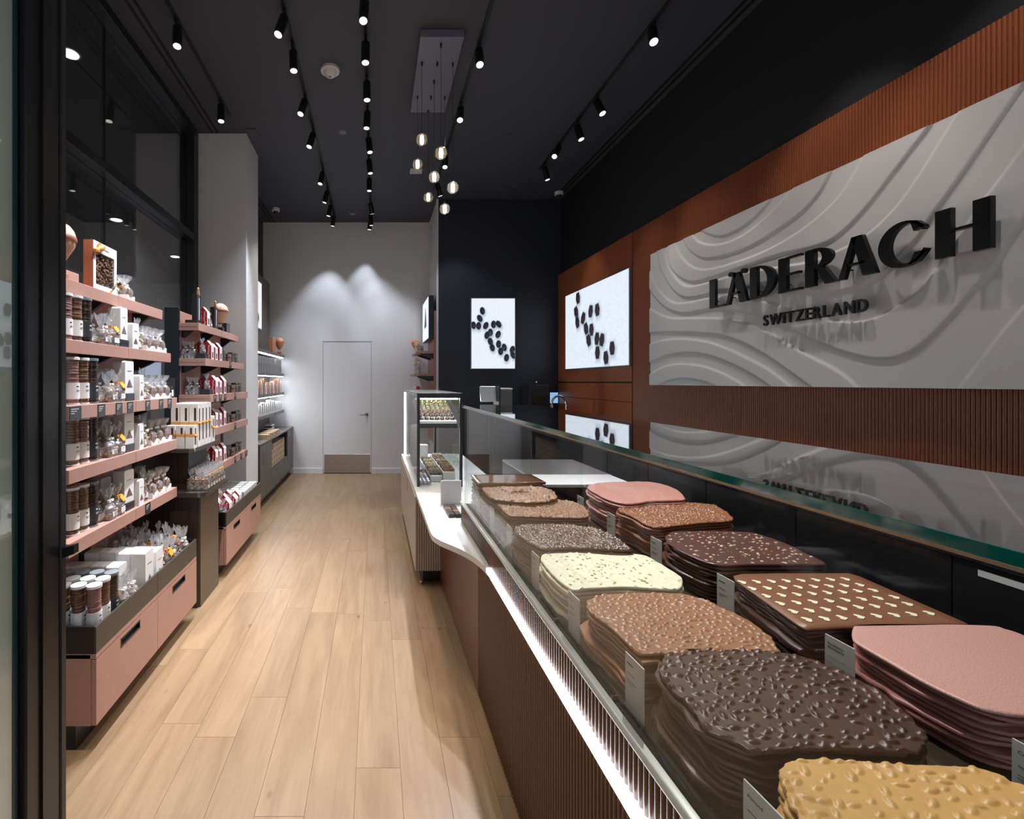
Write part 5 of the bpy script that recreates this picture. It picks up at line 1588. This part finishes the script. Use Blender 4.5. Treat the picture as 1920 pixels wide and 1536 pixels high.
# ================================================================ CEILING: tracks, spotlights, chandelier
def track(x, y0, y1, label):
    o = MB().box(-.012, .012, 0, y1 - y0, -.014, 0, .001).build('lighting_track', black_metal, None, False, None, (x, y0, CEIL))
    return tag(o, label, 'track')
track(-1.42, 1.9, 4.48, 'black lighting track along the shop window')
track(-.632, 1.6, 7.3, 'black lighting track left of the smoke detector')
track(-.07, 1.6, 7.35, 'black lighting track running over the aisle')
track(.80, 1.6, 6.2, 'black lighting track behind the pendant cluster')
track(2.01, 1.6, 5.6, 'black lighting track closest to the black wall')
spot_h = MB().lathe([(.030, 0), (.033, .003), (.033, .150), (.030, .154)], 20).mesh('housing', mat('spot_black', (.006, .006, .007), .4), True, 40)
spot_l = MB().lathe([(.027, -.0015), (.027, .0005)], 20).mesh('lens', emis('spot_lens', (1., .95, .86), 1.5))
spot_s = MB().tube([(0, 0, .14), (0, 0, .185)], .009, 8).mesh('stem', mat('spot_black', (.006, .006, .007), .4))
def spotlight(x, y, target, energy, col, label, size=62, blend=.6):
    """cylinder spot hung from the track, aimed at a point of the room"""
    t = thing('track_spotlight', label, 'light', (x, y, CEIL - .014))
    head = Vector((x, y, CEIL - .014 - .035))
    d = (Vector(target) - head).normalized()
    q = d.to_track_quat('-Z', 'Y')
    # hanging point at the top of the housing
    M = Matrix.Translation((0, 0, -.035)) @ q.to_matrix().to_4x4() @ Matrix.Translation((0, 0, -.165))
    for me, nm_ in ((spot_h, 'housing'), (spot_l, 'lens')):
        o = obj(nm_, me, t); o.matrix_basis = M
    MB().box(-.011, .011, -.035, .035, -.030, 0, .002).build('adapter', mat('spot_black', (.006, .006, .007), .4), t)
    o = obj('stem', MB().tube([(0, 0, -.022), tuple((Matrix.Translation((0, 0, -.035)) @ q.to_matrix().to_4x4() @ Vector((0, 0, -.03))))], .010, 8).mesh('stem', mat('spot_black', (.006, .006, .007), .4)), t)
    ld = bpy.data.lights.new('spot_beam', 'SPOT')
    ld.energy = energy; ld.color = col; ld.spot_size = math.radians(size); ld.spot_blend = blend; ld.shadow_soft_size = .028
    lo_ = bpy.data.objects.new('spot_beam', ld); COL.objects.link(lo_); lo_.parent = t
    lo_.matrix_basis = M @ Matrix.Translation((0, 0, -.004))
    return t
WARM, NEUT, COOL = (1., .84, .64), (1., .95, .90), (.80, .87, 1.)
E = SPOT_W
for i, (y, tg, e, c) in enumerate(((3.30, (-1.25, 2.75, .6), 1.6, NEUT), (4.23, (-1.28, 3.9, .6), 1.6, NEUT), (2.35, (-1.25, 2.2, .6), 1.6, NEUT))):
    spotlight(-1.42, y, tg, E * e, c, ['track spotlight nearest the camera on the window track', 'far track spotlight on the window track', 'track spotlight on the window track above the picture'][i] if i != 0 else 'first visible track spotlight on the window track')
ML = [3.21, 3.54, 4.16, 4.72, 5.59, 6.13, 6.62, 7.03]
TG = [(-1.35, 2.5, 1.1, COOL, 4.6), (-.45, 3.3, 0, WARM, .6), (-1.35, 3.3, 1.0, COOL, 3.8), (-1.40, 4.1, 1.1, COOL, 3.8), (-1.25, 5.0, 1.0, NEUT, 1.2), (-1.5, 6.3, .9, COOL, 1.5), (-1.45, 6.9, .9, COOL, 1.5), (-1.0, 7.5, .9, COOL, 1.3)]
for i, y in enumerate(ML):
    x_, y_, z_, c, e = TG[i]
    spotlight(-.632, y, (x_, y_, z_), E * e, c, '%s track spotlight from camera on the track left of the smoke detector' % ordinal(i).capitalize())
MC = [3.08, 3.45, 3.90, 4.33, 4.80, 5.27, 5.75, 6.52, 7.0, 7.2]
TC = [(-.25, 2.2, 0), (-.10, 3.2, 0), (.0, 3.8, 0), (-.3, 4.3, 0), (.3, 4.5, .7), (.3, 5.2, .7), (-.1, 5.7, 0), (.55, 7.5, 1.2), (.2, 7.5, 1.0), (-.4, 7.5, 1.0)]
for i, y in enumerate(MC):
    spotlight(-.07, y, TC[i], E * (.45 if i < 4 else (1.2 if i < 7 else .85)), WARM if i < 4 or i == 6 else COOL, '%s track spotlight from camera on the aisle track' % ordinal(i).capitalize(), 55)
for i, (y, tg, e, c) in enumerate(((3.53, (.70, 2.4, .85), 1.8, NEUT), (4.28, (.40, 2.9, .68), 4.5, COOL), (5.19, (.45, 4.0, .7), 2.0, COOL), (5.9, (1.6, 6.5, 1.4), .6, COOL))):
    spotlight(.80, y, tg, E * e, c, '%s track spotlight from camera behind the pendant cluster' % ordinal(i).capitalize())
for i, (y, tg, e, c) in enumerate(((3.33, (1.35, 1.7, .85), 2.2, NEUT), (4.17, (2.5, 3.3, 1.7), .8, NEUT), (4.57, (2.5, 4.1, 1.6), .6, NEUT), (5.01, (-.35, 2.9, 0), 3.0, WARM), (5.44, (2.6, 5.5, 1.6), .5, NEUT))):
    spotlight(2.01, y, tg, E * e, c, '%s track spotlight from camera on the black wall track' % ordinal(i).capitalize(), 46)
# lamps of the same tracks that stand before the picture's upper edge
for i, (x, y, tg, e, c) in enumerate(((-.07, 1.75, (-.25, 1.3, 0), .65, WARM), (-.07, 2.45, (-.2, 2.0, 0), .65, WARM), (.80, 1.75, (.85, .95, .85), 2.0, NEUT), (.80, 2.5, (.85, 1.50, .85), 2.0, NEUT), (2.01, 1.75, (2.5, 2.0, 1.7), .7, NEUT), (2.01, 2.5, (2.5, 2.6, 1.7), .7, NEUT), (-.632, 1.75, (-1.25, 2.0, .9), 3.2, NEUT), (-.632, 2.5, (-1.3, 2.45, 1.1), 4.0, COOL))):
    spotlight(x, y, tg, E * e, c, '%s track spotlight above the picture, %s track' % (['first', 'second'][i % 2].capitalize(), ['aisle', 'pendant', 'black wall', 'middle'][i // 2]))

ch = thing('pendant_cluster', 'chandelier of seven glass globes under a long silver canopy', 'chandelier', (.50, 3.87, CEIL))
def H_(m): return m.xform(Matrix.Translation((-.50, -3.87, -CEIL)))
H_(MB().box(.335, .662, 3.39, 4.34, CEIL - .06, CEIL, .003)).build('canopy', mat('canopy_silver', (.19, .195, .26), .4, metal=.3), ch)
glo = glass_mat('globe_glass', (.93, .90, .86), 1.8, boost=.05, body=.06, body_col=(1., .9, .75))
for (px, py, gx, gy) in ((827, 82, 827, 287), (791, 117, 792, 262), (849, 118, 848, 352), (814, 151, 815, 332), (783, 180, 783, 308), (834, 181, 834, 392), (803, 207, 803, 370)):
    Y = (CEIL - .06 - EYE) * F_PX / (VY - py); X = (px - VX) * Y / F_PX
    Z = EYE + (VY - gy) * Y / F_PX
    H_(MB().lathe([(.006, -.03), (.008, 0)], 10, (X, Y, CEIL - .06))).build('cord_grip', black_metal, ch)
    H_(MB().tube([(X, Y, CEIL - .06), (X, Y, Z + .05)], .0016, 6)).build('cord', black_metal, ch)
    g = H_(MB().ball((X, Y, Z), .046, 20, 12)).build('globe', glo, ch, smooth=True)
    H_(MB().lathe([(.010, -.034), (.014, -.028), (.0155, .0), (.014, .026), (.010, .032)], 14, (X, Y, Z))).build('bulb', emis('pendant_bulb', (1., .84, .60), 14.), g, smooth=True)
    H_(MB().lathe([(.008, .046), (.007, .058)], 10, (X, Y, Z))).build('cap', chrome, g)
for (px, py) in ((820, 117), (808, 180)):
    Y = (CEIL - .06 - EYE) * F_PX / (VY - py); X = (px - VX) * Y / F_PX
    H_(MB().lathe([(.006, -.03), (.008, 0)], 10, (X, Y, CEIL - .06))).build('cord_grip', black_metal, ch)

def on_ceiling(px, py):
    Y = (CEIL - EYE) * F_PX / (VY - py)
    return ((px - VX) * Y / F_PX, Y, CEIL)
t = thing('smoke_detector', 'white round smoke detector on the ceiling', 'detector', on_ceiling(619, 130))
MB().lathe([(.060, -.024), (.078, -.020), (.080, 0)], 28).build('base', mat('detector_white', (.72, .70, .68), .5), t, smooth=True, ang=30)
MB().lathe([(.012, -.062), (.030, -.060), (.048, -.046), (.056, -.024)], 28).build('dome', mat('detector_white', (.72, .70, .68), .5), t, smooth=True, ang=40)
MB().lathe([(.0805, -.012), (.0805, -.009)], 28).build('red_print', mat('detector_red', (.5, .05, .06), .5), t)
MB().lathe([(.010, -.066), (.012, -.062)], 14).build('sensor', mat('sensor_grey', (.2, .2, .2), .3), t)
for i, (px, py, r_) in enumerate(((643, 248, .04), (661, 401, .05), (955, 254, .038))):
    t = thing('sprinkler_cover', ['pale round sprinkler cover between the two left tracks', 'tiny round sprinkler cover above the white back wall', 'dark round sprinkler cover beyond the pendant cluster'][i], 'cover', on_ceiling(px, py))
    MB().lathe([(r_ - .004, -.006), (r_, -.004), (r_, 0)], 24).build('plate', mat('cover_grey' if i < 2 else 'cover_dark', (.22, .22, .25) if i < 2 else (.05, .05, .06), .5), t)
    MB().lathe([(r_ - .012, -.008), (r_ - .010, -.006)], 24).build('cap', mat('cover_grey' if i < 2 else 'cover_dark', (.2, .2, .22), .5), t)
x_, y_, z_ = on_ceiling(472, 246)
t = thing('ceiling_vent', 'small rectangular vent on the ceiling near the white pier', 'vent', (x_, y_, z_))
MB().box(-.055, .055, -.05, .05, -.012, 0, .002).build('frame', mat('vent_grey', (.07, .07, .08), .5), t)
for k in range(4):
    MB().box(-.045, .045, -.036 + k * .02, -.026 + k * .02, -.014, -.011).build('slat', mat('vent_slat', (.10, .10, .11), .5), t)
x_, y_, z_ = on_ceiling(780, 320)
t = thing('exit_plate', 'white rectangular ceiling plate behind the pendant globes', 'fixture', (x_, y_, z_))
MB().box(-.075, .075, -.06, .06, -.016, 0, .003).build('plate', mat('plate_white', (.62, .62, .64), .5), t)
MB().box(-.06, .06, -.045, .045, -.019, -.016, .001).build('cover', mat('plate_white', (.62, .62, .64), .5), t)
def dome_cam(loc, label, s=1.):
    t = thing('security_camera', label, 'camera', loc)
    MB().lathe([(.050 * s, -.045 * s), (.058 * s, -.040 * s), (.058 * s, 0)], 22).build('housing', mat('camera_white', (.74, .74, .75), .4), t, smooth=True, ang=40)
    MB().ball((0, 0, -.045 * s), .036 * s, 16, 10).build('dome', mat('camera_dome', (.01, .01, .012), .08), t, smooth=True)
x_, y_, z_ = at(517, 405, 6.9)
dome_cam((x_, 6.9, CEIL), 'white dome security camera above the alcove shelves')
x_, y_, z_ = at(1048, 366, 6.3)
dome_cam((x_, 6.3, CEIL), 'white dome security camera above the navy wall corner')

# ================================================================ ALCOVE at the back left
AX = -1.83
t = thing('wall_panel', 'taupe wall panel behind the alcove shelves', 'panel', (AX, 6.4, .77))
for a, b in ((5.32, 6.60), (6.61, 7.40)):
    MB().box(.002, .13, a - 6.4, b - 6.4, 0.003, 3.08 - .77, .002).build('board', brown_panel, t)
t = thing('lightbox', 'narrow backlit picture above the alcove shelves', 'picture', (AX + .131, 6.33, 2.25))
MB().box(0, .04, -.42, .40, 0, .70, .003).build('frame', mat('slim_frame', (.35, .37, .42), .3, metal=.8), t)
picture('print', lambda a, b: (.042, -.40 + .78 * a, .02 + .66 * b), 60, 60, blob_print([(.7, .22, .10, .10, 0)], (.9, .95, 1.), (.05, .03, .02), (.05, .02, .01), 1., .05), screen_m, t)
al = thing('alcove_shelving', 'grey alcove shelves with white strip lights beside the back wall', 'shelf', (AX, 6.4, .77))
def A_(m): return m.xform(Matrix.Translation((-AX, -6.4, -.77)))
ALV = [1.93, 1.63, 1.335, 1.05]
for k, z in enumerate(ALV):
    for a, b in ((5.36, 6.04), (6.05, 6.73), (6.74, 7.42)):
        s_ = A_(MB().box(-1.698, -1.468, a, b, z - .045, z, .002)).build('shelf', grey_lam, al)
        if k < 3:
            A_(MB().box(-1.52, -1.475, a + .03, b - .03, z - .053, z - .0455)).build('strip_light', emis('shelf_led', (.90, .95, 1.), 20.), s_)
ac = thing('alcove_cabinet', 'grey alcove cabinet with wooden crates in an open bay', 'cabinet', (-1.6, 6.4, 0))
def B_(m): return m.xform(Matrix.Translation((1.6, -6.4, 0)))
XF = -1.334
B_(MB().box(-1.808, XF - .06, 5.33, 7.48, 0, .10)).build('kick', black_sat, ac)
B_(MB().box(-1.808, XF - .02, 5.33, 5.93, .10, .75)).build('carcass', mat('cabinet_inside', (.02, .016, .014), .5), ac)
B_(MB().box(-1.808, XF - .02, 5.93, 7.00, .10, .36)).build('carcass', mat('cabinet_inside', (.02, .016, .014), .5), ac)
B_(MB().box(-1.808, XF - .02, 7.00, 7.48, .10, .75)).build('carcass', mat('cabinet_inside', (.02, .016, .014), .5), ac)
B_(MB().box(-1.808, -1.75, 5.93, 7.00, .36, .75)).build('bay_back', mat('cabinet_inside', (.02, .016, .014), .5), ac)
B_(MB().box(-1.808, XF + .004, 5.32, 7.49, .75, .772, .002)).build('worktop', grey_lam, ac)
for a, b, z0, z1, hz in ((5.335, 5.63, .105, .745, (.50, .66)), (5.633, 5.93, .105, .745, None), (5.933, 6.465, .105, .355, (.30, .325)), (6.468, 7.0, .105, .355, (.30, .325)), (7.003, 7.24, .105, .745, (.50, .66)), (7.243, 7.48, .105, .745, None)):
    d = B_(MB().box(XF - .02, XF, a, b, z0, z1, .0015)).build('door', grey_lam, ac)
    if hz:
        w_ = .018 if hz[1] - hz[0] > .1 else .06
        B_(MB().box(XF - .001, XF + .001, (a + b) / 2 - w_, (a + b) / 2 + w_, hz[0], hz[1])).build('handle', black_metal, d)
crate_m = grain_mat('crate_wood', (.42, .29, .17), (.62, .46, .30), rough=.55, axis='Y', sc=6, stretch=.15, fine=40, tone=.08)
def crate_proto():
    t = thing('wooden_crate', 'x', 'crate')
    m = MB().box(-.075, .075, -.07, .07, 0, .012, .001); m.build('bottom', crate_m, t)
    for (a, b, c, d) in ((-.075, -.065, -.07, .07), (.065, .075, -.07, .07), (-.065, .065, -.07, -.06), (-.065, .065, .06, .07)):
        MB().box(a, b, c, d, .012, .064, .001).build('side', crate_m, t)
    MB().box(-.075, .075, -.07, .07, .0645, .073, .001).build('lid', crate_m, t)
    MB().box(.0752, .0758, -.02, .02, .022, .05).build('stamp', tagm, t)
    return proto(t)
P['crate'] = crate_proto()
for c_ in range(6):
    for l_ in range(4 if c_ else 3):
        put('crate', '%s wooden crate from camera, %s layer in the alcove cabinet bay' % (ordinal(c_).capitalize(), ['bottom', 'second', 'third', 'top'][l_]), -1.43, 6.03 + c_ * .152, .375 + l_ * .075)
t = thing('crate_support', 'dark base board under the stacked crates', 'board', (-1.55, 6.46, .36)); MB().box(-.2, .2, -.52, .53, .0, .014, .001).build('board', mat('cabinet_inside', (.02, .016, .014), .5), t); MB().box(.2, .206, -.52, .53, .0, .014).build('edge', grey_lam, t)
for c_ in range(4):
    put('crate', '%s wooden crate from camera on the alcove worktop' % ordinal(c_).capitalize(), -1.43, 5.86 + c_ * .2, .772, 0, None, (1, 1, .8))
copper = mat('copper_pack', (.42, .17, .09), .35, var=(60, .4))
P['pk_grey'] = carton('small_pack', 'x', .10, .05, .17, card=mat('grey_pack', (.17, .165, .17), .4, var=(90, .5)), logo=False, round_=.003)
P['pk_copper'] = carton('small_pack', 'x', .06, .06, .19, card=copper, logo=False, round_=.003)
P['pk_white'] = carton('small_pack', 'x', .075, .06, .16, card=paper, window=True, logo=False, round_=.003)
P['pk_pale'] = carton('small_pack', 'x', .075, .06, .17, card=mat('pale_pack', (.60, .50, .46), .5), logo=False, round_=.003)
for r_ in range(15):
    for l_ in range(2):
        if (r_ * 7 + l_ * 3) % 11 == 3 and l_: continue
        put('pk_grey', '%s clear-grey pack from camera, %s layer on alcove second shelf' % (ordinal(r_).capitalize(), ['lower', 'upper'][l_]), -1.515, 5.45 + r_ * .128, ALV[1] + l_ * .105, 0, None, (1, 1.15, .6))
for r_ in range(16):
    put(['pk_copper', 'pk_pale', 'pk_copper', 'pk_white'][r_ % 4], '%s copper and pale pack from camera on alcove third shelf' % ordinal(r_).capitalize(), -1.515, 5.45 + r_ * .12, ALV[2], 0, None, (1, 1, R.uniform(.75, 1.1)))
for r_ in range(16):
    put('pk_white', '%s white pack from camera on alcove fourth shelf' % ordinal(r_).capitalize(), -1.515, 5.45 + r_ * .12, ALV[3], 0, None, (1, 1, R.uniform(.8, 1.2)))
for r_ in range(4):
    o = MB().box(-.05, .05, -.006, .006, 0, .17, .001).build('choc_bar_pack', copper if r_ % 2 else mat('pale_pack', (.60, .50, .46), .5), None, False, None, (-1.5, 5.60 + r_ * .045, .775)); o.rotation_euler = (.5, 0, 0)
    tag(o, '%s leaning bar pack from camera on the alcove worktop' % ordinal(r_).capitalize(), 'pack', 'leaning bar packs on alcove worktop')
for l_ in range(5):
    o = MB().box(-.05, .05, -.09, .09, 0, .020, .001).build('striped_box', black_sat if l_ % 2 else paper, None, False, None, (-1.55, 6.75, .772 + l_ * .0205))
    tag(o, '%s box from bottom in the striped pile on alcove worktop' % ordinal(l_).capitalize(), 'box', 'striped pile on alcove worktop')
b = balloon('balloon_ornament', 'copper balloon ornament on the top alcove shelf', mat('balloon_copper', (.62, .30, .16), .5), mat('balloon_band_orange', (.6, .16, .04), .5), mat('basket_orange', (.6, .14, .03), .6), 1.)
b.location = (-1.50, 7.20, ALV[0])
t = thing('copper_frame', 'copper window box beside the alcove balloon ornament', 'box', (-1.55, 6.93, ALV[0]))
MB().box(-.03, .03, -.11, .11, 0, .24, .002).build('box', mat('frame_copper', (.50, .20, .11), .35), t); MB().box(.03, .031, -.08, .08, .03, .21).build('window', copper, t)

# ================================================================ shelves beside the return wall
rs = thing('corner_shelving', 'pink corner shelves by the navy wall edge', 'shelf', (.89, 6.9, .6))
def N_(m): return m.xform(Matrix.Translation((-.89, -6.9, -.6)))
N_(MB().box(.845, .888, 6.57, 6.62, .0, 2.52, .002)).build('end_panel', mat('rose_dark', (.34, .17, .13), .45), rs)  # end panel in a darker rose than the shelves
N_(MB().box(.86, .888, 6.62, 7.45, .6, 2.30, .002)).build('back_panel', pink, rs)
for k, z in enumerate((1.945, 1.62, 1.36, 1.10)):
    xf = (.60, .57, .56, .55)[k]
    N_(MB().box(xf, .86, 6.63, 7.42, z - .035, z, .002)).build('shelf', pink, rs)
    for yy in (6.66, 7.1):
        N_(MB().prism_y([(.86, z - .035), (.66, z - .035), (.66, z - .05), (.84, z - .11), (.86, z - .11)], yy, yy + .02)).build('bracket', black_metal, rs)
t = thing('lightbox', 'small backlit tree picture above the corner shelves', 'picture', (.843, 6.97, 2.12))
MB().box(-.073, 0, -.40, .42, 0, .62, .004).build('frame', black_metal, t)
tr = [(.5 + (j - (k - 1) / 2) * .055, .22 + .62 * (1 - k / 8), .045, .05, j * .7) for k in range(1, 7) for j in range(k)]
picture('print', lambda a, b: (-.075, .41 - .80 * a, .01 + .60 * b), 70, 70, blob_print(tr, (.92, .96, 1.), (.05, .03, .05), (.06, .02, .03), 1.2, .03), screen_m, t)
b = balloon('balloon_ornament', 'small copper balloon ornament on the corner shelf', mat('balloon_copper', (.62, .30, .16), .5), mat('balloon_band_orange', (.6, .16, .04), .5), paper, .9)
b.location = (.645, 7.30, 1.945)
put('cone2', 'clear bag of red sweets on the top corner shelf', .66, 6.72, 1.945, PI, None, (1.2, 1.2, 1.1))
put('ribshort', 'white ribbon box on the top corner shelf', .63, 6.95, 1.945, PI)
put('ribtall', 'tall clear-fronted box on the middle corner shelf', .63, 6.80, 1.62, PI, None, (1.4, 1.4, .8))
put('slimd', 'dark slim bag on the middle corner shelf', .64, 6.68, 1.62, PI)
for r_ in range(4):
    put('houselow', '%s red carton from camera on the low corner shelf' % ordinal(r_).capitalize(), .63, 6.70 + r_ * .13, 1.36, PI, None, (1, 1.3, .6))
